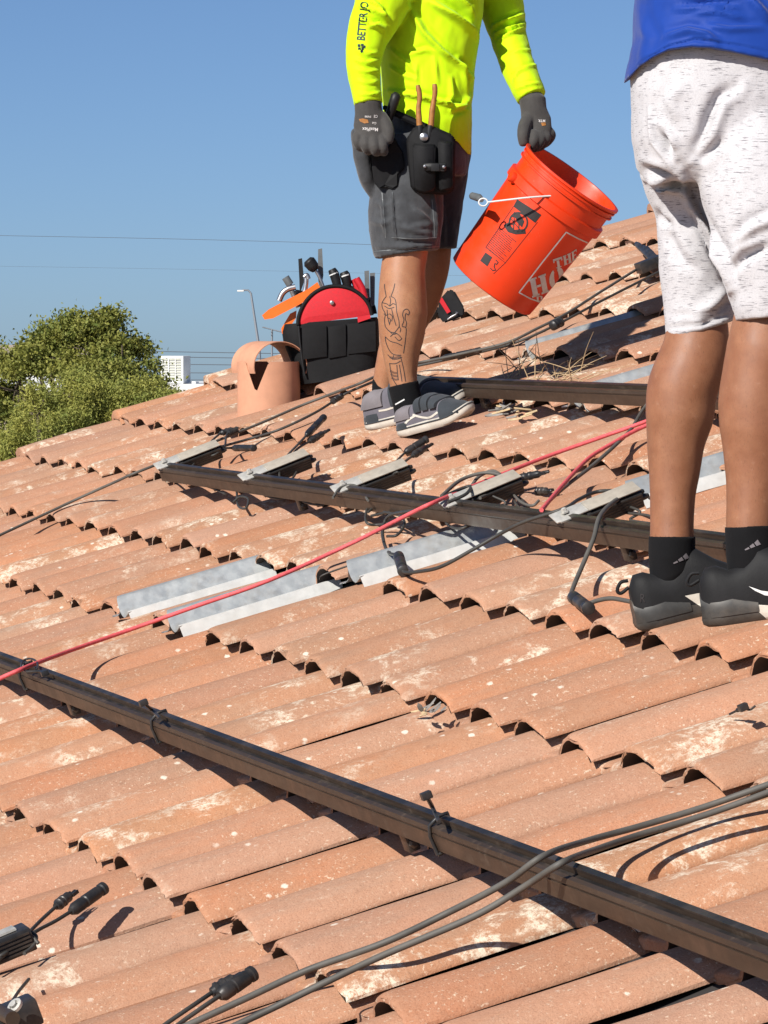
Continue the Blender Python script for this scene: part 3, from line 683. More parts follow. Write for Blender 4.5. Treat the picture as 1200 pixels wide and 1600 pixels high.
# flat roofed neighbour with the evaporative cooler
M['white'] = plain('white_paint', (0.78, 0.78, 0.76), 0.7, 0, 0.06, 2)
M['parapet'] = plain('tan_stucco', (0.44, 0.36, 0.28), 0.9, 0, 0.1, 2)
M['glass'] = plain('dark_glass', (0.03, 0.035, 0.04), 0.1)
M['louvre'] = plain('louvre_metal', (0.50, 0.50, 0.42), 0.6, 0.2, 0.12, 8)
M['steel'] = plain('grey_steel', (0.28, 0.30, 0.33), 0.5, 0.3)
M['wire'] = plain('power_wire', (0.10, 0.11, 0.13), 0.6)
DB = 98.0; ppm = FPX/DB
ax = (CR, np.array([-CR[1], CR[0], 0]), np.array([0, 0, 1.0]))
def bp(x, y, d=0): return at(x, y, DB+d)
bb = at(180, 560, DB+6); bb[2] = gz(bb)
t = thing('neighbour_building', bb, 'low flat roofed building with tan parapet beyond the tree', 'building')
top = bp(300, 614)[2]; rim = bp(300, 603)[2]
c0 = (bp(-160, 614)+bp(380, 614))/2; hw = 270/ppm
MB().box((c0[0]+ax[1][0]*4, c0[1]+ax[1][1]*4, (gz(c0)+top)/2), (hw, 4, (top-gz(c0))/2), ax).build('wall', M['parapet'], t, smooth=False)
MB().box((c0[0]+ax[1][0]*6, c0[1]+ax[1][1]*6, (top+rim)/2+0.004), (hw*0.97, 3.2, (rim-top)/2), ax).build('roof', M['white'], t, smooth=False)
for q in (-5, 0, 5):
    MB().box(c0+ax[0]*q*0.45-ax[1]*0.01+np.array([0, 0, gz(c0)+1.5-c0[2]]), (0.6, 0.03, 0.5), ax).build('window', M['glass'], t, smooth=False)
cb = bp(275, 607, 4)
t = thing('evaporative_cooler', cb, 'white louvred evaporative cooler box on the flat roof', 'evaporative cooler')
pm = FPX/(DB+4); cw = 20.5/pm; z0 = at(275, 599, DB+4)[2]; z1 = at(275, 556, DB+4)[2]
cc = np.array([cb[0], cb[1], (z0+z1)/2]); hh = (z1-z0)/2
rot = rad(-16); axr = (ax[0]*math.cos(rot)+ax[1]*math.sin(rot), ax[1]*math.cos(rot)-ax[0]*math.sin(rot), ax[2])
MB().box(cc, (cw*0.9, cw*0.85, hh), axr, 0.02).build('cabinet', M['white'], t)
fr = MB()
for sx in (-1, 1): fr.box(cc+axr[0]*sx*cw*0.83-axr[1]*cw*0.88, (cw*0.07, 0.02, hh), axr)
for sz in (-1, 1): fr.box(cc+ax[2]*sz*hh*0.9-axr[1]*cw*0.88, (cw*0.76, 0.02, hh*0.09), axr)
fr.box(cc-axr[0]*cw*0.27-axr[1]*cw*0.88, (cw*0.03, 0.02, hh*0.81), axr); fr.box(cc+axr[0]*cw*0.27-axr[1]*cw*0.88, (cw*0.03, 0.02, hh*0.81), axr)
fr.build('frame', M['white'], t)
for p_ in (-1, 0, 1):
    for q in range(9):
        MB().box(cc+axr[0]*p_*cw*0.53+ax[2]*hh*(-0.74+q*0.185)-axr[1]*cw*0.87, (cw*0.22, 0.015, hh*0.05), axr).build('louvre', M['louvre'], t)
for sx in (-1, 1):
    for sy in (-1, 1): MB().box(np.array([cb[0], cb[1], (z0+rim)/2])+axr[0]*sx*cw*0.7+axr[1]*sy*cw*0.6, (0.03, 0.03, (z0-rim)/2+0.02), axr).build('leg', M['steel'], t)
MB().box(np.array([cb[0], cb[1], 0])+ax[0]*cw*1.25+np.array([0, 0, z0-0.08]), (cw*0.4, cw*0.4, 0.13), axr, 0.02).build('duct', M['white'], t)
# white house behind the tree
DW = 120.0; hb = at(60, 590, DW); hb[2] = gz(hb)
t = thing('white_house', hb, 'white house glimpsed through the leaves of the tree', 'house')
zt = at(60, 566, DW)[2]; gg = gz(hb); MB().box((hb[0], hb[1], (gg+zt)/2), (75*DW/FPX, 3, (zt-gg)/2), ax).build('wall', M['white'], t, smooth=False)
hw = 75*DW/FPX
MB().loft([[hb+ax[0]*sx*(hw+.3)+ax[1]*sy+np.array([0, 0, z-gg]) for sy, z in ((-3.3, zt-.02), (0, zt+.5), (3.3, zt-.02), (0, zt+.35))] for sx in (-1, 1)]).build('roof', M['parapet'], t, smooth=False)
DV = 52.0; hb = at(22, 690, DV); gv = gz(hb); hb[2] = gv
t = thing('parked_van', at(15, 690, DV)*np.array([1, 1, 0])+np.array([0, 0, gv]), 'white vehicle half hidden behind leaves at the left edge', 'van')
hv = 1.6; z_ = at(22, 672, DV)[2]
P = lambda a, b, z: np.array([hb[0], hb[1], 0]) + ax[0]*a + ax[1]*b + np.array([0, 0, z])
MB().loft([[P(a, b, z) for a, z in ((-4.2, gv+.4), (-4.2, z_-.1), (-4.0, z_), (-.6, z_), (.1, z_-.8), (.9, z_-.95), (1.0, gv+.4))] for b in (-.9, .9)]).build('body', M['white'], t)
for a in (-3.4, 0.3): MB().lathe([(.33, -.12), (.35, -.05), (.35, .05), (.33, .12)], P(a, -.85, gv+.34), ax[1], 20).build('wheel', M['glass'], t)
MB().loft([[P(a, b, z) for a, z in ((-1.6, z_-.75), (-1.6, z_-.15), (-.65, z_-.15), (-.1, z_-.75))] for b in (-.915, -.905)]).build('window', M['glass'], t)

# street lamp, roof aerial, overhead lines
DL = 210.0
t = thing('street_lamp', at(412, 620, DL), 'tall grey street lamp with short arm above the roof vent', 'street lamp')
a0 = at(413, 600, DL); a0[2] = gz(a0); P1 = at(392, 458, DL)
MB().tube([a0, at(405, 545, DL), P1], [0.09, 0.075, 0.055], 8).build('pole', M['steel'], t)
MB().tube([P1, at(388, 453.5, DL), at(379, 453, DL)], 0.045, 8).build('arm', M['steel'], t)
MB().box(at(376, 454.5, DL), (0.17, 0.10, 0.045), ax, 0.03).build('lamp_head', M['white'], t)
DA = 45.0
t = thing('roof_aerial', at(424, 560, DA), 'thin television aerial on a mast beside the tool bag', 'aerial')
a0 = at(423, 600, DA); a0[2] = gz(a0)
MB().tube([a0, at(425, 515, DA)], 0.011, 6).build('mast', M['steel'], t)
MB().tube([at(410, 511, DA), at(441, 519, DA)], 0.008, 6).build('boom', M['steel'], t)
for q in range(5): MB().tube([at(413+6*q, 511.8+1.6*q, DA-.25), at(413+6*q, 511.8+1.6*q, DA+.25)], 0.004, 5).build('element', M['steel'], t)
def wire(label, pts, depth, r):
    t = thing('power_line', at(*pts[0], depth), label, 'power line', 'overhead lines in the sky')
    MB().tube(spline([at(x, y, depth) for x, y in pts], 10), r, 6).build('wire', M['wire'], t)
wire('thin overhead wire highest in the sky at left', [(-200, 364), (0, 368), (300, 374), (600, 383), (900, 397), (1400, 430)], 130, 0.007)
wire('faint overhead wire lower in the sky at left', [(-200, 414), (0, 416), (250, 420), (500, 425), (900, 436), (1400, 455)], 190, 0.0045)
for i, (y0, y1, lb) in enumerate(((547, 551, 'top'), (556, 559, 'second'), (569, 570, 'third'), (582, 583, 'fourth'), (594, 594, 'lowest'))):
    wire('%s overhead line of the five beside the rooftop cooler' % lb, [(-200, y0-2), (100, y0), (350, y1), (700, y1+6), (1300, y1+18)], 150, 0.014)
# far trees on the horizon
t = None
M['far'] = plain('far_scrub', (0.06, 0.075, 0.05), 0.95, 0, 0.3, 0.05)
rngh = random.Random(4); mb = MB()
prof = []
for i in range(260):
    a = -0.9 + i*1.9/259; d = np.array([math.sin(YAW+a), math.cos(YAW+a)]); h = 5.0 + 0.9*noise.noise((i*0.21, 1, 1)) + 0.6*noise.noise((i*0.7, 2, 1))
    q = CAM[:2] + d*900; GQ = gz(q); prof.append([(q[0], q[1], GQ), (q[0], q[1], GQ+h), (q[0]+d[0]*40, q[1]+d[1]*40, GQ+h*0.9), (q[0]+d[0]*40, q[1]+d[1]*40, GQ)])
mb.loft(prof); o = mb.build('treeline', M['far'], None); tag(o, 'far dark line of trees on the horizon', 'trees', kind='stuff')
# ================================================================== things on the roof
M['terracotta'] = plain('terracotta_paint', (0.62, 0.31, 0.19), 0.7, 0, 0.08, 25, bump=0.1, bscale=200)
M['red_cloth'] = plain('red_fabric', (0.56, 0.012, 0.022), 0.75, 0, 0.12, 120, bump=0.3, bscale=900)
M['black_cloth'] = plain('black_fabric', (0.009, 0.009, 0.010), 0.72, 0, 0.3, 60, bump=0.4, bscale=500, spec=0.22)
M['orange_plastic'] = plain('orange_plastic', (0.85, 0.16, 0.012), 0.45, 0, 0.05, 30)
M['red_plastic'] = plain('red_plastic', (0.60, 0.02, 0.03), 0.42, 0, 0.05, 30)
M['black_rubber'] = plain('black_rubber', (0.013, 0.013, 0.014), 0.5, 0, 0.2, 40, spec=0.35)
M['tool_steel'] = plain('tool_steel', (0.45, 0.45, 0.46), 0.35, 0.9, 0.15, 40)
M['grey_plastic'] = plain('grey_plastic', (0.13, 0.14, 0.145), 0.5, 0, 0.15, 40)
UPZ = np.array([0, 0, 1.0]); CH = np.array([math.sin(YAW), math.cos(YAW), 0.0])       # level view direction

# ------------------------------------------------------------------ roof vent with bent cowl
VB = onroof(420, 623, 0.02); vd = (VB-CAM)@CF; vp = FPX/vd
t = thing('roof_vent', VB, 'terracotta painted vent pipe with arched metal cowl on the roof', 'roof vent')
R = 49/vp; H = (625-567)/vp; rings = []
N = 72; an = np.arange(N)*2*math.pi/N
def vring(r, top):
    out = []
    for a in an:
        d = (math.cos(a), math.sin(a)); h = -0.08
        if top:
            h = H
            for nc in (rad(248), rad(68)):      # V notches
                da = (a-nc+math.pi) % (2*math.pi) - math.pi; h -= max(0, 0.105*(1-abs(da)/0.42))
        out.append(VB + CR*d[0]*r + CH*d[1]*r + UPZ*h)
    return out
MB().loft([vring(R, False), vring(R, True), vring(R-0.003, True), vring(R-0.003, False)], cap=False).build('pipe', M['terracotta'], t)
ca = VB + UPZ*(H-0.016) + CR*0.004; axd = -CR*0.085 + CH*0.17; axd /= np.linalg.norm(axd)
cx = np.cross(UPZ, axd); cx = -cx if cx@CR < 0 else cx
rings = []
for sw in (-0.085, 0.095):
    rr = []
    for th_, rr_ in ((0, 0.094), (1, 0.091)):
        q = [ca + axd*sw + cx*rr_*math.cos(a)*1.06 + UPZ*(rr_*math.sin(a)*0.90) for a in np.linspace(rad(196), rad(-16), 30)]
        rr += q if th_ == 0 else q[::-1]
    rings.append(rr)
MB().loft(rings).build('cowl', M['terracotta'], t)
for sx in (-1, 1): MB().box(ca + cx*sx*0.095 - UPZ*0.02 + axd*0.01, (0.004, 0.02, 0.035), (cx, axd, UPZ)).build('strap', M['terracotta'], t)

# ------------------------------------------------------------------ open tool bag
BD = 13.95; bpm = FPX/BD
def bz(x, y, d=0.0): return at(400+x/3.0, 380+y/3.0, BD+d)         # places in a 3x enlargement of the bag
bag = thing('tool_bag', bz(390, 600, 0.1), 'open black tool bag with red arched front panel', 'tool bag')
arch = [(196, 382), (200, 345), (215, 305), (240, 265), (275, 232), (320, 209), (370, 201), (420, 206), (465, 224), (505, 256), (532, 296), (543, 338)]
ar = spline([(*q, 0) for q in arch], 5)[:, :2]
def slab(poly, d0, d1, name, mat, par, bulge=0.0):
    c = np.mean(poly, axis=0); mb = MB()
    f = [bz(x, y, d0) for x, y in poly]; b = [bz(x, y, d1) for x, y in poly]
    fi = [bz(c[0]+(x-c[0])*0.72, c[1]+(y-c[1])*0.72, d0-bulge) for x, y in poly]
    mb.loft([fi, f, b]); me = mesh_from(mb.v, mb.f, True)
    bm = bmesh.new(); bm.from_mesh(me); bmesh.ops.recalc_face_normals(bm, faces=bm.faces); bm.to_mesh(me); bm.free(); sharp(me, 40)
    return place(name, me, M[mat], par)
slab(list(ar), 0, 0.012, 'front_panel', 'red_cloth', bag, 0.008)
MB().tube([bz(x, y, -0.003) for x, y in ar], 0.0068, 8).build('piping', M['black_cloth'], bag)
slab([(x+25, y-8) for x, y in ar], 0.20, 0.212, 'rear_panel', 'black_cloth', bag, 0.0)
MB().lathe([(0.0075, 0), (0.007, 0.004), (0.003, 0.0055)], bz(356, 279, -0.012), -CH, 14).build('rivet', M['tool_steel'], bag)
# soft body: rounded box rings from the floor up
rings = []
for y_, gx, gd in ((640, 0.94, 0.0), (600, 1.0, 0.0), (520, 1.03, 0.0), (440, 1.02, 0), (382, 1.0, 0), (360, 0.97, 0.0)):
    q = []
    for a in np.arange(40)*2*math.pi/40:
        ca_, sa_ = math.cos(a), math.sin(a); px_ = abs(ca_)**0.45*math.copysign(1, ca_); py_ = abs(sa_)**0.45*math.copysign(1, sa_)
        X = (385+188*gx*px_) if px_ > 0 else 385+px_*(188*gx+np.interp(y_, [360, 400, 520, 640], [70, 80, 30, 0])); dd = 0.10+0.105*py_
        yy = y_ - (0.13*(X-385) + (25 if False else 0))*(1 if y_ > 360 else 0.6)
        q.append(bz(X, yy, dd + 0.006*noise.noise((X*0.02, y_*0.03, py_))))
    rings.append(q)
MB().loft(rings).build('body', M['black_cloth'], bag, ang=60)
for x0, x1, y0, y1 in ((215, 330, 400, 545), (338, 420, 392, 540), (428, 560, 378, 520)):   # front pockets
    pl = [(x0, y0), (x1, y0-12), (x1+2, y1-14), (x0+4, y1)]
    slab(pl, -0.012, 0.0, 'pocket', 'black_cloth', bag, 0.003)
MB().tube([bz(x, y, -0.010) for x, y in ((200, 388), (205, 450), (215, 540), (228, 620))], 0.004, 6).build('seam', M['black_rubber'], bag)
MB().tube([bz(x, y, d) for x, y, d in ((215, 300, 0.02), (195, 250, 0.08), (190, 225, 0.12), (215, 230, 0.19))], 0.006, 6).build('side_strap', M['black_cloth'], bag)
slab([(475, 345), (535, 335), (537, 352), (478, 372)], -0.018, -0.010, 'tag', 'red_plastic', bag)
def tool(name, label, cat, parts):
    t = thing(name, bz(*parts[0][1][0]), label, cat, 'hand tools standing in the bag')
    for nm, pts, r, mat in parts:
        if nm == 'flat': slab([q[:2] for q in pts], pts[0][2], pts[0][2]+r, 'blade', mat, t)
        else:
            P = spline([bz(*q) for q in pts], 6)
            rr = r if np.isscalar(r) else np.interp(np.linspace(0, 1, len(P)), np.linspace(0, 1, len(r)), r)
            MB().tube(P, rr, 12).build(nm, M[mat], t)
tool('screwdriver', 'large screwdriver with thick black handle leaning from the bag', 'screwdriver', [('handle', [(240, 78, .06), (258, 98, .06), (280, 128, .06)], [0.014, 0.022, 0.021, 0.020, 0.012], 'black_rubber'), ('shaft', [(278, 125, .06), (300, 165, .06), (325, 230, .06)], 0.0055, 'tool_steel')])
tool('pry_bar', 'flat black bar standing tallest in the bag', 'pry bar', [('flat', [(291, 28, .10), (310, 24, .10), (316, 150, .10), (300, 240, .10), (290, 150, .10)], 0.008, 'grey_plastic')])
tool('file', 'flat black file standing behind the screwdriver', 'file', [('flat', [(198, 74, .09), (216, 70, .09), (226, 180, .09), (205, 240, .09), (203, 170, .09)], 0.008, 'black_rubber')])
tool('folding_saw', 'orange handled saw hanging over the left side of bag', 'saw', [('flat', [(28, 338, .02), (60, 310, .02), (150, 262, .02), (235, 220, .02), (288, 182, .02), (300, 205, .02), (270, 250, .02), (180, 300, .02), (80, 352, .02), (40, 358, .02)], 0.022, 'orange_plastic')])
tool('clamp_grip', 'short orange grip angled below the orange saw', 'grip', [('flat', [(118, 400, .05), (160, 330, .05), (190, 315, .05), (188, 350, .05), (140, 420, .05), (122, 425, .05)], 0.02, 'orange_plastic')])
tool('pliers', 'red handled pliers at the right of the bag', 'pliers', [('handle', [(470, 165, .08), (482, 185, .08), (498, 215, .08), (510, 260, .08)], 0.012, 'red_plastic'), ('handle', [(455, 170, .1), (468, 195, .1), (486, 230, .1)], 0.011, 'red_plastic')])
tool('chisel', 'grey flat chisel at the right edge of the bag', 'chisel', [('flat', [(508, 130, .13), (530, 128, .13), (534, 260, .13), (512, 290, .13)], 0.01, 'grey_plastic')])
tool('level', 'dark grey square bar beside the chisel', 'level', [('flat', [(534, 140, .16), (558, 138, .16), (556, 290, .16), (536, 300, .16)], 0.014, 'grey_plastic')])
tool('nut_driver', 'black handled driver with white ring in the bag', 'driver', [('handle', [(355, 122, .07), (368, 150, .07), (380, 195, .07), (388, 240, .07)], [0.013, 0.017, 0.016, 0.014, 0.01], 'black_rubber'), ('ring', [(364, 142, .07), (366, 147, .07)], 0.0172, 'white')])
tool('wire_stripper', 'black grips of a second driver beside the red pliers', 'driver', [('handle', [(410, 135, .09), (420, 160, .09), (432, 215, .09)], [0.014, 0.018, 0.017, 0.012], 'black_rubber'), ('ring', [(416, 150, .09), (418, 156, .09)], 0.0182, 'white')])
tool('wrench', 'shiny steel wrench among the tools at bag left', 'wrench', [('shaft', [(236, 165, .03), (234, 195, .03), (225, 235, .03), (200, 270, .03)], 0.008, 'tool_steel'), ('jaw', [(225, 160, .03), (238, 150, .03), (246, 168, .03)], 0.008, 'tool_steel')])
tool('hammer', 'hammer with grey head at far left of the bag', 'hammer', [('head', [(138, 160, .12), (160, 195, .12)], 0.013, 'grey_plastic'), ('handle', [(150, 178, .12), (175, 240, .12), (200, 300, .12)], 0.009, 'tool_steel')])
tool('safety_glasses', 'clear curved lens hanging on the left bag edge', 'glasses', [('lens', [(108, 270, .06), (125, 235, .06), (150, 215, .06), (185, 205, .06)], 0.010, 'tool_steel')])

# ------------------------------------------------------------------ cordless driver lying on the tiles
t = thing('cordless_driver', onroof(700, 512, 0.02), 'black and red cordless driver lying behind the tattooed leg', 'power tool')
DD = 13.95
def dz(x, y, d=0.0): return at(400+x/3.0, 380+y/3.0, DD+d)
mb = MB(); mb.loft([[dz(x, y, d) for x, y in ((862, 262), (903, 216), (930, 222), (977, 302), (976, 340), (880, 376), (848, 330))] for d in (-0.045, 0.055)])
me = mesh_from(mb.v, mb.f, False); bm = bmesh.new(); bm.from_mesh(me); bmesh.ops.recalc_face_normals(bm, faces=bm.faces); bmesh.ops.bevel(bm, geom=bm.edges[:], offset=0.005, segments=2, affect='EDGES'); bm.to_mesh(me); bm.free()
place('battery', me, M['black_rubber'], t)
MB().loft([[dz(x, y, d) for x, y in ((852, 262), (872, 254), (912, 320), (896, 330))] for d in (-0.052, 0.058)]).build('battery_collar', M['red_plastic'], t, ang=20)
MB().tube([dz(850, 300), dz(820, 330), dz(780, 362), dz(740, 390)], [0.030, 0.024, 0.022, 0.026], 14).build('handle', M['black_rubber'], t)
MB().tube([dz(720, 350), dz(740, 400), dz(755, 440)], [0.03, 0.036, 0.03], 14).build('motor_housing', M['red_plastic'], t)
MB().tube([dz(898, 358, -.05), dz(915, 345, -.055), dz(935, 335, -.055), dz(945, 325, -.055), dz(935, 322, -.055)], 0.003, 6).build('belt_clip', M['tool_steel'], t)

# ------------------------------------------------------------------ orange bucket
s = NT('bucket_plastic'); c = s.coord()
b_ = s.mix(s.ramp(s.noise(14, 6, 0.7, c), 0.4, 0.75, 0, 0.25), (0.83, 0.048, 0.006), (0.70, 0.045, 0.012))
st = s.n('Mapping', {0: c, 2: (0.4, 0.9, 0.2), 3: (120, 9, 30)}).outputs[0]
b_ = s.mix(s.math('MULTIPLY', s.ramp(s.noise(1.5, 5, 0.7, st), 0.62, 0.70), s.ramp(s.noise(12, 3, 0.5, c), 0.45, 0.65, 0, 0.45)), b_, (0.75, 0.30, 0.20))
b_ = s.mix(s.ramp(s.noise(45, 6, 0.75, c), 0.60, 0.78, 0, 0.5), b_, (0.33, 0.07, 0.03))
s.p(Base_Color=b_, Roughness=s.ramp(s.noise(30, 5, 0.6, c), 0.3, 0.7, 0.32, 0.5)); s.bump(s.noise(300, 3, 0.5, c), 0.05, 0.0006); M['bucket'] = s.m
M['print_white'] = plain('white_print', (0.72, 0.68, 0.66), 0.6); M['print_black'] = plain('black_print', (0.02, 0.015, 0.015), 0.55)
BK = 11.95; kpm = FPX/BK
q0 = at(767.5, 447.5, BK+0.045); q1 = at(895, 277, BK-0.045)
bax = q1-q0; BL = np.linalg.norm(bax); bax /= BL
RB, RT = 75.5/kpm, 84.0/kpm
bucket = thing('bucket', q0, 'bright orange plastic bucket held tilted by the rim', 'bucket')
rr = lambda h: RB + (RT-RB)*h/BL
prof = [(0.0, 0.004), (RB-0.012, 0.004), (RB-0.006, 0.0), (RB-0.001, 0.003), (rr(0.02), 0.02)]
prof += [(rr(h), h) for h in np.linspace(0.06, BL*0.70, 6)]
h0 = BL*0.74
prof += [(rr(h0), h0), (rr(h0)+0.010, h0+0.004), (rr(h0)+0.010, h0+0.030), (rr(h0)+0.001, h0+0.034), (rr(h0)+0.001, BL-0.034), (rr(BL)+0.006, BL-0.033), (rr(BL)+0.006, BL-0.029), (rr(BL)+0.001, BL-0.028), (rr(BL)+0.001, BL-0.019), (rr(BL)+0.006, BL-0.018), (rr(BL)+0.006, BL-0.013), (rr(BL)+0.001, BL-0.012), (rr(BL)+0.002, BL-0.008), (rr(BL)+0.008, BL-0.007), (rr(BL)+0.008, BL-0.001), (rr(BL)+0.004, BL), (rr(BL)-0.003, BL-0.001), (rr(BL)-0.005, BL-0.012), (rr(h0)-0.004, h0), (RB-0.006, 0.02), (0.0, 0.008)]
bfront = -CH - bax*(-CH@bax); bfront /= np.linalg.norm(bfront); bside = np.cross(bax, bfront)      # towards the camera, and round to the (photo) right
bside = bside if bside@CR > 0 else -bside
MB().lathe(prof, q0, bax, 96, cap=False, x=bfront).build('pail', M['bucket'], bucket, ang=30)
for sg in (-1, 1): pass
def onbucket(a, h, off=0.0008):                  # a: metres round from the front line, h: metres up
    r = rr(h)+off; ph = a/rr(BL*0.5); return q0 + bax*h + r*(bfront*math.cos(ph) + bside*math.sin(ph))
def bucket_px(x, y):                             # photo place -> (a, h) on the wall
    d = ray(x, y); lo = None
    for tt in np.linspace(BK-0.4, BK+0.1, 1200):
        q = CAM + d*tt - q0; h = q@bax; rad_ = np.linalg.norm(q-bax*h)
        if rad_ < rr(h): lo = (q, h); break
    if lo is None: return None
    q, h = lo; v = q-bax*h; return math.atan2(v@bside, v@bfront)*rr(BL*0.5), h
def bucket_quad(pts, mat, name):                 # polygon of photo places wrapped on the wall, finely divided
    return None
lug = []
for sg, nm in ((1, 'lug'), (-1, 'lug')):
    a_ = rad(-58) if sg == 1 else rad(122); h = h0+0.012
    d_ = bfront*math.cos(a_)+bside*math.sin(a_)
    MB().lathe([(0.016, 0), (0.016, 0.012), (0.012, 0.018)], q0+bax*h+d_*(rr(h)+0.004), d_, 16).build('handle_lug', M['bucket'], bucket); lug.append(q0+bax*h+d_*(rr(h)+0.02))
# wire handle hanging on the near side with its grip
w0 = at(862, 306, BK-0.175); w1 = at(822, 309, BK-0.20); w2 = at(762, 316, BK-0.20); w3 = at(748, 312, BK-0.15); w4 = at(737, 307, BK-0.08)
MB().tube(spline([lug[0]*0+w0, w1, w2], 6), 0.0026, 8).build('wire_handle', M['white'], bucket)
MB().tube([at(755+7*math.cos(a), 316+6*math.sin(a), BK-0.19) for a in np.linspace(0, 2*math.pi, 14)], 0.0024, 6).build('wire_loop', M['white'], bucket)
MB().tube([at(752, 312, BK-0.17), at(748, 309, BK-0.14), at(738, 306, BK-0.1)], [0.008, 0.0115, 0.0105], 12).build('grip', M['grey_plastic'], bucket)
# ================================================================== people
def fabric(name, col, rough=0.8, weave=900.0, var=0.1, bump=0.25, sheen=0.2):
    s = NT(name); c = s.coord()
    b = s.mix(s.ramp(s.noise(18, 5, 0.6, c), 0.3, 0.7), [x*(1-var) for x in col], [min(1, x*(1+var)) for x in col])
    s.p(Base_Color=b, Roughness=rough); s.b.inputs['Specular IOR Level'].default_value = 0.2; s.b.inputs['Sheen Weight'].default_value = sheen
    s.bump(s.math('ADD', s.noise(weave, 2, 0.5, c), s.math('MULTIPLY', s.noise(70, 4, 0.6, c), 1.2)), bump, 0.0012); return s.m
M['hivis'] = fabric('yellow_jersey', (0.60, 0.92, 0.003), 0.7, 1100, 0.03, 0.15, 0.1)
M['blue_jersey'] = fabric('blue_jersey', (0.005, 0.045, 0.30), 0.6, 1200, 0.06, 0.12)
s = NT('washed_denim'); c = s.coord()
b_ = s.mix(s.ramp(s.noise(22, 6, 0.7, c), 0.3, 0.7), (0.028, 0.030, 0.034), (0.062, 0.066, 0.073))
s.p(Base_Color=b_, Roughness=0.85); s.b.inputs['Sheen Weight'].default_value = 0.25
s.bump(s.math('ADD', s.noise(900, 2, 0.5, c), s.math('MULTIPLY', s.noise(60, 5, 0.65, c), 1.5)), 0.35, 0.0015); M['denim'] = s.m
s = NT('heather_jersey'); c = s.coord()          # white jersey with short dark slubs
mp = s.n('Mapping', {0: c, 3: (26, 26, 330)}).outputs[0]
f_ = s.math('MULTIPLY', s.ramp(s.noise(2.0, 3, 0.55, mp), 0.57, 0.62), s.ramp(s.noise(60, 3, 0.5, c), 0.40, 0.55))
b_ = s.mix(s.ramp(s.noise(420, 3, 0.6, c), 0.35, 0.6, 0.35, 0), (0.60, 0.585, 0.60), (0.36, 0.35, 0.37))
b_ = s.mix(s.math('MULTIPLY', f_, 0.85), b_, (0.13, 0.12, 0.14))
s.p(Base_Color=b_, Roughness=0.9); s.b.inputs['Sheen Weight'].default_value = 0.2
s.bump(s.noise(700, 3, 0.5, c), 0.2, 0.001); M['heather'] = s.m
def skin(name, a, b):
    s = NT(name); c = s.coord(); n = s.noise(30, 5, 0.6, c)
    base = s.mix(s.ramp(n, 0.3, 0.7), a, b); base = s.mix(s.ramp(s.noise(260, 4, 0.6, c), 0.55, 0.75, 0, 0.35), base, [x*0.55 for x in a])
    base = s.mix(s.ramp(s.noise(7, 4, 0.6, c), 0.4, 0.7, 0, 0.35), base, (a[0]*0.95, a[1]*0.72, a[2]*0.70))
    hv = s.n('Mapping', {0: c, 3: (520, 520, 60)}).outputs[0]             # short dark hairs
    base = s.mix(s.math('MULTIPLY', s.ramp(s.noise(1.6, 3, 0.6, hv), 0.60, 0.66), s.ramp(s.noise(9, 2, 0.5, c), 0.35, 0.6, 0.10, 0.45)), base, [x*0.35 for x in a])
    base = s.mix(s.ramp(s.noise(60, 6, 0.75, c), 0.62, 0.76, 0, 0.3), base, (0.50, 0.36, 0.27))
    s.p(Base_Color=base, Roughness=s.ramp(n, 0.3, 0.7, 0.46, 0.62)); s.b.inputs['Subsurface Weight'].default_value = 0.08; s.b.inputs['Subsurface Radius'].default_value = (0.01, 0.004, 0.002); s.b.inputs['Subsurface Scale'].default_value = 0.6
    s.bump(s.noise(450, 4, 0.6, c), 0.15, 0.0012); return s.m
M['skin_a'] = skin('tan_skin', (0.38, 0.175, 0.088), (0.455, 0.22, 0.112))
M['skin_b'] = skin('brown_skin', (0.27, 0.115, 0.058), (0.35, 0.158, 0.082))
M['glove'] = fabric('grey_glove', (0.062, 0.058, 0.055), 0.75, 900, 0.15, 0.4)
M['sock'] = fabric('black_sock', (0.007, 0.007, 0.008), 0.95, 700, 0.2, 0.4, 0.02)
M['suede'] = fabric('slate_suede', (0.040, 0.047, 0.055), 0.9, 600, 0.2, 0.3)
M['grey_suede'] = fabric('grey_suede', (0.20, 0.18, 0.19), 0.9, 600, 0.12, 0.3)
M['canvas'] = fabric('purple_grey_canvas', (0.15, 0.14, 0.165), 0.9, 700, 0.12, 0.3)
M['sole_white'] = plain('dirty_white_rubber', (0.68, 0.64, 0.56), 0.7, 0, 0.1, 40, dust=0.4, dustcol=(0.36, 0.28, 0.20))
M['shoe_black'] = fabric('black_shoe', (0.014, 0.014, 0.015), 0.62, 500, 0.25, 0.25, 0.03)
M['shoe_rubber'] = plain('smoky_rubber', (0.035, 0.034, 0.032), 0.5, 0, 0.25, 40, dust=0.35, dustcol=(0.20, 0.16, 0.12))
M['ink'] = plain('tattoo_ink', (0.035, 0.032, 0.035), 0.6)
M['ink_soft'] = plain('tattoo_shade', (0.16, 0.075, 0.045), 0.6)
M['wood'] = plain('worn_orange_grip', (0.36, 0.15, 0.035), 0.55, 0, 0.25, 80)
M['hair'] = plain('black_hair', (0.012, 0.010, 0.009), 0.6, 0, 0.3, 200)
M['navy_print'] = plain('navy_print', (0.008, 0.014, 0.03), 0.6)

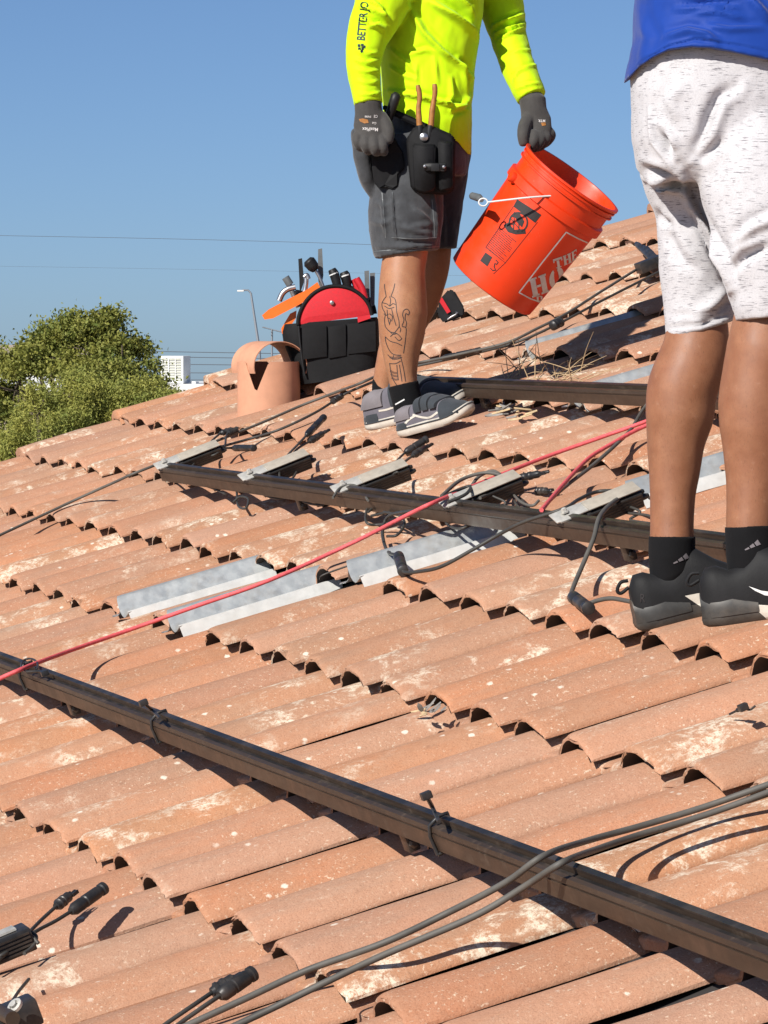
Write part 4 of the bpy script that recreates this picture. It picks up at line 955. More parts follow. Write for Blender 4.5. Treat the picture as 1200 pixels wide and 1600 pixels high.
def hring(c, a, b, n=36, tilt=0.0, e=1.0, hem=None):    # level ring: a sideways in the picture, b in depth
    out = []
    for k in range(n):
        t = 2*math.pi*k/n; ct, st = math.cos(t), math.sin(t)
        x = math.copysign(abs(ct)**e, ct); y = math.copysign(abs(st)**e, st)
        out.append(np.array(c) + CR*a*x + CH*b*y + UPZ*(tilt*a*x))
    return np.array(out)
class Body:
    """body pieces given by photograph places at the person's own distance"""
    def __init__(s, depth): s.D = depth; s.ppm = FPX/depth
    def p(s, x, y, d=0.0): return at(x, y, s.D+d)
    def limb(s, mb, pts, n=28, sub=5, round_ends=True, flat=0.0):        # (x, y, dd, half width px, depth ratio)
        P = spline([s.p(q[0], q[1], q[2]) for q in pts], sub)
        k = np.linspace(0, len(pts)-1, len(P)); A = np.interp(k, range(len(pts)), [q[3] for q in pts])/s.ppm
        B = np.interp(k, range(len(pts)), [q[4] if len(q) > 4 else 1.0 for q in pts])*A
        T = np.gradient(P, axis=0); T /= np.linalg.norm(T, axis=1)[:, None]; rings = []
        def ring(c, t, a, b):
            ex = np.cross(t, CF); ex /= np.linalg.norm(ex); ey = np.cross(ex, t); ph = np.arange(n)*2*math.pi/n
            return c + np.cos(ph)[:, None]*ex*a + np.sin(ph)[:, None]*ey*b
        if round_ends:
            for g, h in ((0.35, 0.9), (0.75, 0.6)): rings.append(ring(P[0]-T[0]*A[0]*h*0.6, T[0], A[0]*g, B[0]*g))
        for i in range(len(P)): rings.append(ring(P[i], T[i], A[i], B[i]))
        if round_ends:
            for g, h in ((0.75, 0.6), (0.35, 0.9)): rings.append(ring(P[-1]+T[-1]*A[-1]*h*0.6, T[-1], A[-1]*g, B[-1]*g))
        return mb.loft(rings)
    def trunk(s, mb, rows, n=40, e=0.85):           # (y, x left, x right, depth offset, half depth m, tilt)
        R = np.array([[*r, *([0]*(6-len(r)))] for r in rows], float)
        k = np.linspace(0, len(R)-1, (len(R)-1)*4+1); R = np.array([[np.interp(q, range(len(R)), R[:, c]) for c in range(6)] for q in k])
        return mb.loft([hring(s.p((r[1]+r[2])/2, r[0], r[3]), (r[2]-r[1])/2/s.ppm, r[4], n, r[5], e) for r in R])
def remesh(mb, vox, smooth=4, name='body'):
    me = mesh_from(mb.v, mb.f, True, name)
    bm = bmesh.new(); bm.from_mesh(me); bmesh.ops.recalc_face_normals(bm, faces=bm.faces); bm.to_mesh(me); bm.free()
    o = bpy.data.objects.new('tmp', me); COL.objects.link(o)
    m = o.modifiers.new('r', 'REMESH'); m.mode = 'VOXEL'; m.voxel_size = vox
    if smooth: k = o.modifiers.new('s', 'SMOOTH'); k.factor = 0.5; k.iterations = smooth
    dg = bpy.context.evaluated_depsgraph_get(); out = bpy.data.meshes.new_from_object(o.evaluated_get(dg))
    bpy.data.objects.remove(o); out.polygons.foreach_set('use_smooth', [True]*len(out.polygons)); return out
def vcos(me): a = np.empty(len(me.vertices)*3, np.float32); me.vertices.foreach_get('co', a); return a.reshape(-1, 3).astype(float)
def vnor(me): a = np.empty(len(me.vertices)*3, np.float32); me.vertex_normals.foreach_get('vector', a); return a.reshape(-1, 3).astype(float)
def folds(me, depth, lines, crinkle=0.0, cs=(30, 30, 30), seed=0.0, amp=1.45, narrow=1.0):
    """press fold lines (photo places of polylines, width px, height m) into cloth facing this way; crinkle the rest"""
    V = vcos(me); Nn = vnor(me); ppm = FPX/depth
    d = V-CAM; z = d@CF; X = 600+FPX*(d@CR)/z; Y = 800-FPX*(d@CU)/z
    front = np.clip(-(Nn@CF)*2.2+0.25, 0, 1); D = np.zeros(len(V))
    for pts, w, h in lines:
        h *= amp; w *= narrow
        P = np.array(pts, float); best = np.full(len(V), 1e9); tt = np.zeros(len(V)); L = 0; seg = np.linalg.norm(np.diff(P, axis=0), axis=1); tot = seg.sum()
        sgn = np.zeros(len(V))
        for i in range(len(P)-1):
            ab = P[i+1]-P[i]; q = np.clip(((X-P[i][0])*ab[0]+(Y-P[i][1])*ab[1])/(ab@ab), 0, 1)
            dx, dy = X-P[i][0]-q*ab[0], Y-P[i][1]-q*ab[1]; ds = np.hypot(dx, dy); m = ds < best
            best[m] = ds[m]; tt[m] = (L+q[m]*seg[i])/tot; L += seg[i]; sgn[m] = np.sign(dx*ab[1]-dy*ab[0])[m]
        taper = np.sin(np.clip(tt, 0.02, 0.98)*math.pi)**0.5
        g = np.exp(-(best/w)**2) - 0.45*np.exp(-((best-1.8*w)/w)**2)*(sgn > 0)
        D += h*taper*g*front
    if crinkle > 0:
        for i in range(len(V)):
            v = V[i]; D[i] += crinkle*(noise.noise((v[0]*cs[0]+seed, v[1]*cs[1], v[2]*cs[2])) + 0.5*noise.noise((v[0]*cs[0]*2.3, v[1]*cs[1]*2.3+seed, v[2]*cs[2]*2.3)))
    V += Nn*D[:, None]; me.vertices.foreach_set('co', V.astype(np.float32).ravel()); me.update(); return me
def bvh_of(*obs):
    V, F = [], []
    for o in obs:
        b = len(V); mw = ORG[o.name]; V += [tuple(np.array(v.co)+mw) for v in o.data.vertices]; F += [[i+b for i in p.vertices] for p in o.data.polygons]
    return BVHTree.FromPolygons(V, F)
def project(bvh, x, y, off=0.0012):
    d = Vector(ray(x, y)).normalized(); h = bvh.ray_cast(Vector(CAM), d)
    if h[0] is None: return None
    n = h[1] if h[1].dot(d) < 0 else -h[1]; return np.array(h[0] + n*off)
def decal(bvh, verts2, faces, mat, parent, name, off=0.0012, label=None):
    P = [project(bvh, x, y, off) for x, y in verts2]; ok = [q is not None for q in P]
    F = [f for f in faces if all(ok[i] for i in f)]
    if not F: return None
    g = [q if q is not None else np.zeros(3) for q in P]; use = sorted({i for f in F for i in f}); mp = {i: k for k, i in enumerate(use)}
    # drop faces that jump across a silhouette
    F2 = [f for f in F if max(np.linalg.norm(g[a]-g[b]) for a in f for b in f) < 0.06]
    if not F2: return None
    me = mesh_from([g[i] for i in use], [[mp[i] for i in f] for f in F2], False); o = place(name, me, M[mat], parent)
    if label: o['label'] = label
    return o
def ribbon2(pts, w, step=2.0):
    P = np.array(pts, float); S = [P[0]]
    for a, b in zip(P[:-1], P[1:]):
        k = max(1, int(np.linalg.norm(b-a)/step)); S += [a+(b-a)*i/k for i in range(1, k+1)]
    S = np.array(S); T = np.gradient(S, axis=0); T /= np.linalg.norm(T, axis=1)[:, None]+1e-9; Nn = np.stack([-T[:, 1], T[:, 0]], 1)
    W = np.full(len(S), w) if np.isscalar(w) else np.interp(np.linspace(0, 1, len(S)), np.linspace(0, 1, len(w)), w)
    V = np.concatenate([S+Nn*W[:, None]/2, S-Nn*W[:, None]/2]); n = len(S)
    return V, [(i, i+1, n+i+1, n+i) for i in range(n-1)]
def lines_decal(bvh, polys, w, mat, parent, name, off=0.001, smooth=True, label=None):
    V, F = [], []
    for pl in polys:
        q = spline([(*p_, 0) for p_ in pl], 6)[:, :2] if smooth and len(pl) > 2 else pl
        v, f = ribbon2(q, w); b = len(V); V += list(v); F += [tuple(i+b for i in t_) for t_ in f]
    return decal(bvh, V, F, mat, parent, name, off, label)
def poly_decal(bvh, poly, mat, parent, name, off=0.0012, res=3.0, label=None):
    bm = bmesh.new(); vs_ = [bm.verts.new((x, y, 0)) for x, y in poly]; bm.faces.new(vs_)
    bmesh.ops.triangulate(bm, faces=bm.faces[:])
    for _ in range(6):
        ed = [e for e in bm.edges if e.calc_length() > res]
        if not ed: break
        bmesh.ops.subdivide_edges(bm, edges=ed, cuts=1); bmesh.ops.triangulate(bm, faces=bm.faces[:])
    bm.verts.index_update(); V = [(v.co.x, v.co.y) for v in bm.verts]; F = [[v.index for v in f.verts] for f in bm.faces]; bm.free()
    return decal(bvh, V, F, mat, parent, name, off, label)
def text2(txt, size, origin, ang, bold=0.0, sx=1.0, flip=False):
    """outline text as 2D triangles in photo places: origin = start of the baseline, ang = reading direction (deg, y down)"""
    cu = bpy.data.curves.new('t', 'FONT'); cu.body = txt; cu.size = size; cu.offset = bold; cu.resolution_u = 3
    o = bpy.data.objects.new('t', cu); COL.objects.link(o); dg = bpy.context.evaluated_depsgraph_get()
    me = bpy.data.meshes.new_from_object(o.evaluated_get(dg)); bpy.data.objects.remove(o)
    bm = bmesh.new(); bm.from_mesh(me); bmesh.ops.triangulate(bm, faces=bm.faces[:])
    for _ in range(3):
        ed = [e for e in bm.edges if e.calc_length() > size*0.25]
        if not ed: break
        bmesh.ops.subdivide_edges(bm, edges=ed, cuts=1); bmesh.ops.triangulate(bm, faces=bm.faces[:])
    bm.verts.index_update(); a = rad(ang); V = []
    for v in bm.verts:
        x, y = v.co.x*sx, -v.co.y
        V.append((origin[0]+x*math.cos(a)-y*math.sin(a), origin[1]+x*math.sin(a)+y*math.cos(a)))
    F = [[v.index for v in f.verts] for f in bm.faces]; bm.free(); return V, F

def frame_shoe(heel, toe, up): 
    f = np.array(toe)-np.array(heel); L = np.linalg.norm(f); f /= L; u = np.array(up)-f*(np.array(up)@f); u /= np.linalg.norm(u); return f, np.cross(u, f), u, L
def shoe_rings(heel, toe, up, wfun, hfun, z0, xs, grow=0.0, n=22, collar=None):
    f, l, u, L = frame_shoe(heel, toe, up); rings = []
    for x in xs:
        w = wfun(x)*L+grow; h = hfun(x)*L+grow; q = []
        for k in range(n+1):
            t = math.pi*k/n; cy, sz = math.cos(t), math.sin(t)
            q.append(heel + f*x*L + l*w*math.copysign(abs(cy)**0.75, cy) + u*(z0 + (h-z0)*abs(sz)**0.8))
        q += [heel + f*x*L - l*w*g + u*z0 for g in (0.6, 0.2, -0.2, -0.6)]
        rings.append(np.array(q))
    return rings
WF = lambda x: float(np.interp(x, [0, .04, .12, .3, .5, .68, .82, .92, .98, 1], [.08, .115, .135, .135, .145, .175, .17, .135, .08, .035]))
def shoe(person, heel, toe, up, style):
    """sole, upper and style parts; heel and toe are the ends of the sole on the ground"""
    f, l, u, L = frame_shoe(heel, toe, up); out = {}
    xs = [0, .015, .05, .12, .2, .3, .4, .5, .6, .7, .8, .88, .94, .98, 1]
    st = 0.028 if style == 'skate' else 0.030
    rs = []
    outline = [(x, WF(x)) for x in xs]; ring2 = [(x, w) for x, w in outline] + [(x, -w) for x, w in outline[::-1]]
    lift = lambda x: 0.018*max(0, (x-0.72)/0.28)**2*L/0.28
    for g, z in ((0.93, 0.0), (1.03, 0.006), (1.05, st*0.5), (1.02, st)):
        zz = lambda x: z*(1.0 if style == 'skate' else np.interp(x, [0, .35, .6, 1], [1, 1, .62, .5]))
        rs.append(np.array([heel + f*(0.5+(x-0.5)*(1+(g-1)*0.6))*L + l*w*g*L + u*(zz(x)+lift(x)) for x, w in ring2]))
    out['sole'] = MB().loft(rs).build('sole', M['sole_white'] if style == 'skate' else M['shoe_rubber'], person, ang=45)
    if style == 'skate':
        hf = lambda x: float(np.interp(x, [0, .05, .12, .25, .36, .5, .62, .75, .88, .97, 1], [.20, .285, .30, .285, .34, .36, .30, .225, .185, .14, .09]))
        out['upper'] = MB().loft(shoe_rings(heel, toe, u, WF, hf, st-0.004, xs)).build('upper', M['canvas'], person, ang=60)
        hc = MB().loft(shoe_rings(heel, toe, u, WF, lambda x: hf(x)*0.62, st-0.004, [-.004, .02, .06, .12, .19], 0.003)); hc.build('heel_counter', M['suede'], out['upper'], ang=60)
        MB().loft(shoe_rings(heel, toe, u, WF, hf, st-0.004, [.70, .78, .86, .93, .98, 1.004], 0.0025)).build('toe_cap', M['suede'], out['upper'], ang=60)
        MB().loft(shoe_rings(heel, toe, u, WF, lambda x: hf(x)*1.0, hf(.05)*0.62*L, [-.003, .02, .06, .12, .2, .27], 0.002)).build('collar', M['grey_suede'], out['upper'], ang=60)
        for x0 in (.36, .475, .59):
            MB().loft(shoe_rings(heel, toe, u, WF, hf, st+0.030, [x0, x0+.004, x0+.045, x0+.086, x0+.090], 0.0035)).build('strap', M['suede'], person, ang=60)
        out['foxing'] = MB().tube([heel + f*(0.5+(x-0.5)*1.015)*L + l*w*1.045*L + u*(st*0.82+lift(x)) for x, w in ring2]+[heel + f*(0.5+(ring2[0][0]-0.5)*1.015)*L+l*ring2[0][1]*1.045*L+u*st*0.82], 0.0022, 6).build('foxing_stripe', M['suede'], out['sole'])
    else:
        hf = lambda x: float(np.interp(x, [0, .04, .10, .2, .30, .40, .50, .63, .8, .92, 1], [.28, .37, .385, .335, .365, .465, .44, .32, .225, .17, .10]))
        out['upper'] = MB().loft(shoe_rings(heel, toe, u, WF, hf, st*0.6, xs, 0.0)).build('upper', M['shoe_black'], person, ang=60)
        MB().loft(shoe_rings(heel, toe, u, WF, lambda x: float(np.interp(x, [0, .2, .36], [.20, .215, .15])), st*0.6, [-.008, .02, .06, .12, .2, .28, .36], 0.004)).build('heel_counter', M['shoe_rubber'], out['upper'], ang=60)
        MB().tube(spline([heel+u*.345*L+f*.01*L, heel+u*.345*L-f*.04*L, heel+u*.30*L-f*.075*L, heel+u*.275*L-f*.055*L, heel+u*.30*L+f*.005*L], 5), 0.0035, 8).build('pull_loop', M['shoe_black'], out['upper'])
    return out

# ------------------------------------------------------------------ man in the yellow shirt
DL_ = 12.02; A = Body(DL_)
man = thing('person', onroof(650, 672, 0.03), 'man in neon yellow shirt and dark work shorts holding an orange bucket', 'person')
nearleg = [(652, 215, -.02, 42, .85), (645, 300, -.08, 38, .85), (637, 375, -.11, 34, .95), (630, 420, -.12, 34.5, 1), (629, 455, -.12, 37, 1.05), (629, 490, -.12, 39, 1.08), (628, 525, -.12, 35, 1.05), (627, 555, -.12, 28.5, 1.05), (629, 588, -.12, 22.5, 1.1), (635, 620, -.12, 20.5, 1.15), (642, 652, -.12, 22, 1.1), (665, 668, -.12, 15, 1.5)]
farleg = [(692, 215, .08, 34, .85), (686, 300, .12, 27, .9), (680, 360, .14, 26, .95), (676, 390, .14, 30, 1), (668, 425, .15, 33, 1), (652, 465, .17, 36, 1), (640, 490, .18, 35, 1), (622, 535, .20, 29, 1), (608, 572, .21, 22, 1.05), (600, 605, .22, 18, 1.1), (600, 640, .22, 20, 1.1), (625, 655, .22, 13, 1.5)]
rarm = [(628, -70, -.08, 40, 1), (605, -20, -.13, 30, 1), (580, 35, -.165, 23, 1), (570, 90, -.185, 19, 1), (572, 140, -.205, 16, 1), (577, 175, -.21, 16, 1)]
larm = [(730, -70, .12, 40, 1), (770, -20, .13, 30, 1), (790, 45, .10, 20, 1), (811, 105, .02, 18, 1), (828, 150, -.03, 16, 1), (834, 175, -.045, 16, 1)]
mb = MB()
for q in (nearleg, farleg, rarm, larm): A.limb(mb, q)
A.trunk(mb, [(250, 625, 712, .0, .09), (180, 618, 722, .0, .10), (80, 602, 738, 0, .12), (0, 596, 748, 0, .125), (-60, 600, 755, 0, .12), (-100, 630, 735, 0, .10), (-118, 655, 712, 0, .07)])
A.limb(mb, [(684, -90, 0, 34, 1), (690, -140, -.02, 31, 1), (698, -165, -.03, 36, 1.1), (704, -200, -.03, 44, 1.15), (700, -240, -.02, 42, 1.2), (697, -258, -.01, 28, 1.2)])
A.limb(mb, [(735, -178, -.05, 12, 1), (748, -192, -.055, 8, 1), (742, -206, -.05, 6, 1)], 14, 3)          # chin, nose
A.limb(mb, [(730, -165, -.04, 16, 1.4), (738, -158, -.04, 11, 1.4)], 14, 3); A.limb(mb, [(690, -205, -.13, 8, .5), (690, -190, -.13, 9, .5)], 12, 3)
body = place('body', remesh(mb, 0.0062, 4), M['skin_a'], man)
mb = MB(); A.limb(mb, [(692, -215, -.01, 47, 1.2), (694, -245, -.01, 45, 1.2), (697, -266, -.01, 26, 1.2)]); place('hair', remesh(mb, 0.008, 2), M['hair'], man)
for dx in (0.0,):
    MB().lathe([(0.0, -.004), (.008, 0), (.012, .004), (.008, .008), (0, .009)], A.p(738, -205, -.105), CR-CH*.6, 12).build('eye', M['white'], man)
# shirt
mb = MB()
A.trunk(mb, [(244, 626, 736, .0, .115, -.0), (225, 612, 737, 0, .135), (190, 600, 737, -.005, .14), (150, 597, 739, 0, .138), (100, 594, 743, 0, .136), (50, 590, 751, 0, .138), (0, 588, 757, 0, .14), (-60, 590, 765, 0, .135), (-100, 622, 745, 0, .115), (-120, 650, 718, 0, .09)])
A.limb(mb, [(632, -75, -.07, 50, 1), (610, -25, -.12, 45, 1), (590, 20, -.155, 40, .95), (574, 60, -.17, 32, 1), (568, 100, -.19, 26.5, 1), (571, 135, -.20, 24, 1), (575, 163, -.21, 22.5, 1)], round_ends=False)
A.limb(mb, [(722, -75, .12, 50, 1), (765, -25, .13, 45, 1), (783, 10, .12, 37, 1), (794, 55, .085, 29, 1), (808, 100, .03, 27, 1), (821, 130, -.015, 25.5, 1), (831, 153, -.035, 23.5, 1)], round_ends=False)
me = remesh(mb, 0.0055, 3)
# cut the hem: higher at the left, low at the right
V = vcos(me); d = V-CAM; z = d@CF; X = 600+FPX*(d@CR)/z; Y = 800-FPX*(d@CU)/z
hem = np.interp(X, [590, 612, 650, 690, 715, 730, 745], [165, 172, 186, 204, 222, 240, 244])
inner = (Y > hem) & (Y < 270) & (X > 606) & (X < 760)
V[inner] += np.outer((Y-hem)[inner]/FPX*DL_, UPZ); me.vertices.foreach_set('co', V.astype(np.float32).ravel()); me.update()
folds(me, DL_, [
    ([(640, 12), (662, 50), (690, 80), (718, 102), (738, 122)], 5.5, .014), ([(672, 2), (710, 25), (735, 45), (744, 58)], 7, .020), ([(700, -20), (730, 10), (742, 40)], 6, .014),
    ([(612, 78), (634, 95), (648, 112)], 4, .006), ([(610, 104), (630, 117), (650, 124)], 3.5, .006), ([(640, 85), (665, 78), (680, 82)], 4, .005),
    ([(608, 142), (650, 150), (700, 162), (730, 170)], 4.5, .012), ([(704, 120), (706, 150), (700, 165)], 4, .008), ([(716, 90), (722, 110), (730, 150)], 4, .008), ([(735, 150), (722, 165), (705, 172)], 5, .010),
    ([(650, 100), (652, 130)], 3.5, .004), ([(678, 85), (684, 130)], 4, .004),
    ([(560, 8), (580, 15), (605, 26)], 4.5, .010), ([(580, 0), (596, 14), (604, 30)], 4, .011), ([(562, 30), (585, 38), (600, 48)], 3.6, .009), ([(575, 42), (592, 38), (602, 44)], 3.5, .008),
    ([(556, 78), (575, 84), (590, 82)], 3, .005), ([(553, 92), (572, 98), (592, 94)], 3, .006), ([(556, 108), (575, 112), (592, 110)], 3, .005), ([(560, 126), (578, 130), (592, 126)], 3, .005), ([(558, 146), (580, 148), (594, 144)], 2.6, .005),
    ([(772, 40), (795, 32), (818, 22)], 4, .012), ([(775, 52), (798, 45), (822, 36)], 3.5, .010), ([(780, 62), (800, 52), (820, 42)], 3, .008), ([(800, 112), (815, 106), (838, 102)], 3, .006), ([(803, 125), (810, 112), (825, 108)], 3, .006), ([(806, 138), (825, 132), (842, 130)], 2.6, .005), ([(792, 85), (812, 80), (832, 78)], 3, .004)],
    0.0026, (26, 26, 16), 3.1, 1.75, 0.8)
shirt = place('shirt', me, M['hivis'], man)
# cuffs and hem seams, printed sleeve
bv = bvh_of(shirt)
v_, f_ = text2('BETTER JO', 17.5, (569.5, 64), -84, 0.35, 0.74); decal(bv, v_, f_, 'navy_print', shirt, 'sleeve_print')
for i, (x, y) in enumerate(((561, 71), (566, 70.4), (561.6, 76), (566.6, 75.4), (565.2, 79.6), (569, 73))):
    poly_decal(bv, [(x-2, y-2), (x+2, y-2), (x+2, y+2), (x-2, y+2)], 'navy_print', shirt, 'sleeve_mark')
# shorts
mb = MB()
A.trunk(mb, [(158, 604, 730, 0, .125), (200, 596, 733, 0, .135), (240, 588, 733, 0, .14), (262, 585, 732, 0, .138), (275, 590, 728, 0, .125)])
A.limb(mb, [(648, 230, -.05, 62, .9), (637, 290, -.085, 57, .95), (633, 340, -.10, 57.5, .95), (634, 375, -.105, 54, .95), (637, 397, -.105, 51, .95)], round_ends=False)
A.limb(mb, [(694, 230, .08, 44, .9), (690, 300, .11, 37, 1.1), (688, 350, .12, 31, 1.25), (687, 388, .125, 27, 1.4)], round_ends=False)
A.limb(mb, [(560, 205, -.14, 12, 1.2), (566, 245, -.14, 14, 1.4), (574, 280, -.13, 13, 1.4), (584, 305, -.12, 8, 1)], 16, 4)          # bulging side pocket
me = remesh(mb, 0.0055, 3)
folds(me, DL_, [([(620, 340), (640, 355), (672, 352)], 4, .005), ([(618, 352), (648, 362), (670, 365)], 4, .006), ([(645, 325), (665, 340), (676, 352)], 4, .006), ([(580, 345), (600, 350), (615, 342)], 4, .005), ([(598, 300), (600, 345), (604, 370)], 3, .006), ([(612, 300), (615, 350), (618, 372)], 2.2, .006),
    ([(690, 310), (692, 360), (690, 390)], 5, .006), ([(612, 376), (650, 379), (684, 378)], 3, -.005), ([(586, 390), (635, 391), (686, 385)], 2.2, -.004), ([(676, 300), (679, 340), (681, 380)], 3, .009), ([(585, 315), (600, 322), (612, 318)], 4, .004)], 0.0018, (40, 40, 24), 9.0)
shorts = place('shorts', me, M['denim'], man)
bv = bvh_of(shorts)
lines_decal(bv, [[(597, 300), (600, 340), (603, 372)], [(613, 300), (616, 345), (619, 374)], [(584, 393), (635, 389), (686, 385)], [(675, 312), (678, 345), (679, 372)], [(612, 371), (650, 373), (682, 371)]], 1.3, 'grey_plastic', shorts, 'stitching', 0.001)
# socks, tattoo
for nm, q in (('sock', [(630, 600, -.12, 24, 1.1), (636, 625, -.12, 23.5, 1.1), (644, 652, -.12, 24, 1.1), (662, 668, -.12, 17, 1.4)]), ('sock', [(599, 592, .22, 17.5, 1.05), (599, 615, .22, 18.5, 1.1), (600, 642, .22, 20, 1.1), (620, 655, .22, 14, 1.4)])):
    mb = MB(); A.limb(mb, q, round_ends=False); so = place(nm, remesh(mb, 0.004, 1), M['sock'], man)
    bv = bvh_of(so)
    if q[0][2] < 0: lines_decal(bv, [[(618, 632), (625, 628), (632, 624)]], 2.0, 'white', so, 'sock_mark')
    else: lines_decal(bv, [[(596, 609), (604, 608.5), (612, 606)]], 2.2, 'white', so, 'sock_mark')
bv = bvh_of(body)
tz = lambda pts: [(540+x/5.0, 430+y/5.0) for x, y in pts]
TAT = [[(305, 70), (308, 110), (318, 165)], [(385, 65), (375, 110), (355, 165)], [(318, 165), (300, 190), (285, 220), (290, 260), (310, 300), (305, 350), (310, 400)], [(290, 215), (325, 225), (345, 240), (370, 222), (390, 230)], [(345, 165), (352, 200), (345, 240)], [(355, 165), (385, 185), (395, 230), (400, 290), (415, 350), (420, 400)], [(305, 240), (340, 260), (380, 250)], [(325, 270), (330, 330), (345, 390)], [(360, 265), (375, 330), (395, 395)], [(340, 300), (365, 320), (360, 360)],
       [(440, 395), (455, 350), (445, 310), (455, 275), (480, 265), (497, 285), (490, 310), (470, 300), (465, 340), (475, 370), (470, 405)], [(310, 400), (345, 440), (400, 455), (440, 495)], [(420, 400), (390, 440), (350, 480)], [(440, 400), (470, 410), (472, 450), (465, 520), (452, 610)], [(310, 480), (350, 515), (400, 530), (440, 550)], [(310, 480), (318, 530), (345, 590), (380, 620), (435, 625)], [(335, 430), (370, 460), (400, 455)], [(385, 480), (415, 510), (440, 495)], [(330, 620), (360, 650), (400, 655), (440, 640)], [(340, 690), (390, 690), (430, 670)], [(375, 625), (368, 660)], [(430, 640), (450, 720), (468, 830)], [(345, 690), (355, 760), (370, 810), (400, 860)], [(420, 700), (430, 760), (440, 830)], [(400, 700), (405, 760), (412, 820)], [(325, 330), (350, 345), (345, 380)], [(415, 400), (430, 420), (425, 445)], [(300, 300), (318, 312), (335, 305)]]
lines_decal(bv, [tz(q) for q in TAT], 1.15, 'ink', body, 'tattoo', 0.0007)
lines_decal(bv, [tz(q) for q in ([(355, 770), (375, 785), (405, 790)], [(360, 800), (390, 815), (415, 810)], [(345, 640), (380, 645), (430, 632)], [(350, 745), (372, 760), (400, 765)])], 3.0, 'ink_soft', body, 'tattoo_shading', 0.0006)
# sneakers
un = NRM*0.85+UPZ*0.2
s1 = shoe(man, onroof(632, 681, 0.022), onroof(740, 651, 0.030), un, 'skate'); s2 = shoe(man, onroof(584, 670, 0.020), onroof(731, 634, 0.020), un, 'skate')
bv = bvh_of(s1['upper'])
lines_decal(bv, [[(633, 662), (640, 655), (648, 650)], [(645, 648), (660, 652), (672, 652), (684, 644)]], 3.2, 'sole_white', s1['upper'], 'side_stripe')
bv = bvh_of(s2['upper']); lines_decal(bv, [[(592, 642), (604, 640), (616, 636)]], 3.0, 'sole_white', s2['upper'], 'side_stripe')
# gloves: palm and five fingers each
def glove(name, pieces, vox=0.0035):
    mb = MB()
    for pc in pieces: A.limb(mb, pc, 16, 4)
    return place(name, remesh(mb, vox, 2), M['glove'], man)
gr = glove('glove', [[(575, 160, -0.210, 21, .9), (576, 175, -0.210, 21.5, .85), (579, 192, -0.210, 27, .62), (581, 208, -0.215, 26.5, .6), (580, 216, -0.220, 24, .6)],
    [(559, 210, -0.220, 7.5), (558, 222, -0.235, 7.2), (563, 231, -0.225, 6.5), (568, 230, -0.200, 6)], [(571, 214, -0.225, 8), (571, 227, -0.245, 7.6), (575, 236, -0.230, 7), (578, 234, -0.205, 6.5)],
    [(584, 215, -0.230, 8.2), (585, 229, -0.250, 7.8), (588, 238, -0.235, 7.2), (590, 235, -0.210, 6.5)], [(596, 212, -0.225, 8.2), (598, 228, -0.245, 7.8), (600, 238, -0.230, 7.2), (600, 234, -0.205, 6.5)],
    [(595, 182, -0.210, 10), (604, 195, -0.225, 9.5), (608, 209, -0.235, 8.5), (607, 221, -0.235, 7.2)]])
bv = bvh_of(gr)
for tx, sz, org, mt in (('MaxiFlex', 8.0, (591, 200), 'print_white'), ('Cut', 5, (588, 191), 'print_white'), ('CE', 6.0, (590, 180), 'print_white'), ('EN388', 4.2, (580, 181), 'print_white')):
    v_, f_ = text2(tx, sz, org, 182, 0.05, 0.85); decal(bv, v_, f_, mt, gr, 'glove_print')
poly_decal(bv, [(561, 186), (567, 185), (575, 187), (576, 192), (570, 193), (563, 190)], 'wood', gr, 'glove_mark')
gl = glove('glove', [[(832, 155, -.04, 21, .9), (834, 172, -.045, 20.5, .85), (838, 190, -.05, 24, .6), (843, 205, -.06, 20, .6), (845, 212, -.065, 16, .6)],
    [(855, 203, -.05, 8), (861, 211, -.05, 8), (855, 221, -.02, 7.5), (846, 227, -.005, 7)], [(850, 208, -.065, 8.5), (853, 217, -.07, 8), (846, 227, -.055, 7.5), (838, 231, -.04, 7)],
    [(842, 210, -.075, 8.5), (844, 220, -.085, 8), (838, 229, -.075, 7.6), (833, 232, -.06, 7)], [(834, 208, -.08, 8), (835, 218, -.095, 7.6), (832, 227, -.09, 7), (829, 230, -.08, 6.5)],
    [(825, 185, -.06, 10.5), (819, 198, -.085, 10), (817, 212, -.10, 9), (818, 225, -.10, 7.5)]])
bv = bvh_of(gl)
v_, f_ = text2('MTR', 6, (852, 187), 182, 0.05, 0.9); decal(bv, v_, f_, 'print_white', gl, 'glove_print')
poly_decal(bv, [(845, 192), (852, 191), (853, 196), (847, 197)], 'wood', gl, 'glove_mark')
# tool pouch with pliers on the belt, worn at the hip
po = thing('tool_pouch', A.p(672, 290, -.18), 'black tool pouch hanging at the hip of the man in yellow', 'tool pouch')
def pz(x, y, d=0.0): return A.p(535+x/5.714, 140+y/5.714, d)
def pouch(poly, d0, d1, name, mat, bulge=0.01, bev=0.004):
    c = np.mean(poly, axis=0); q = [(c[0]+(x-c[0])*0.86, c[1]+(y-c[1])*0.86) for x, y in poly]
    mb = MB().loft([[pz(x, y, d0-bulge) for x, y in q], [pz(x, y, d0) for x, y in poly], [pz(x, y, d1) for x, y in poly]])
    me = mesh_from(mb.v, mb.f, False); bm = bmesh.new(); bm.from_mesh(me); bmesh.ops.recalc_face_normals(bm, faces=bm.faces); bmesh.ops.bevel(bm, geom=bm.edges[:], offset=bev, segments=2, affect='EDGES'); bm.to_mesh(me); bm.free()
    me.polygons.foreach_set('use_smooth', [True]*len(me.polygons)); return place(name, me, M[mat], po)
pouch([(570, 440), (640, 330), (820, 330), (980, 400), (1010, 470), (1000, 900), (930, 940), (700, 930), (610, 880), (590, 700)], -.205, -.12, 'back_pocket', 'black_cloth')
pouch([(625, 480), (835, 490), (830, 900), (720, 930), (640, 890)], -.235, -.20, 'front_pocket', 'black_cloth', 0.012)
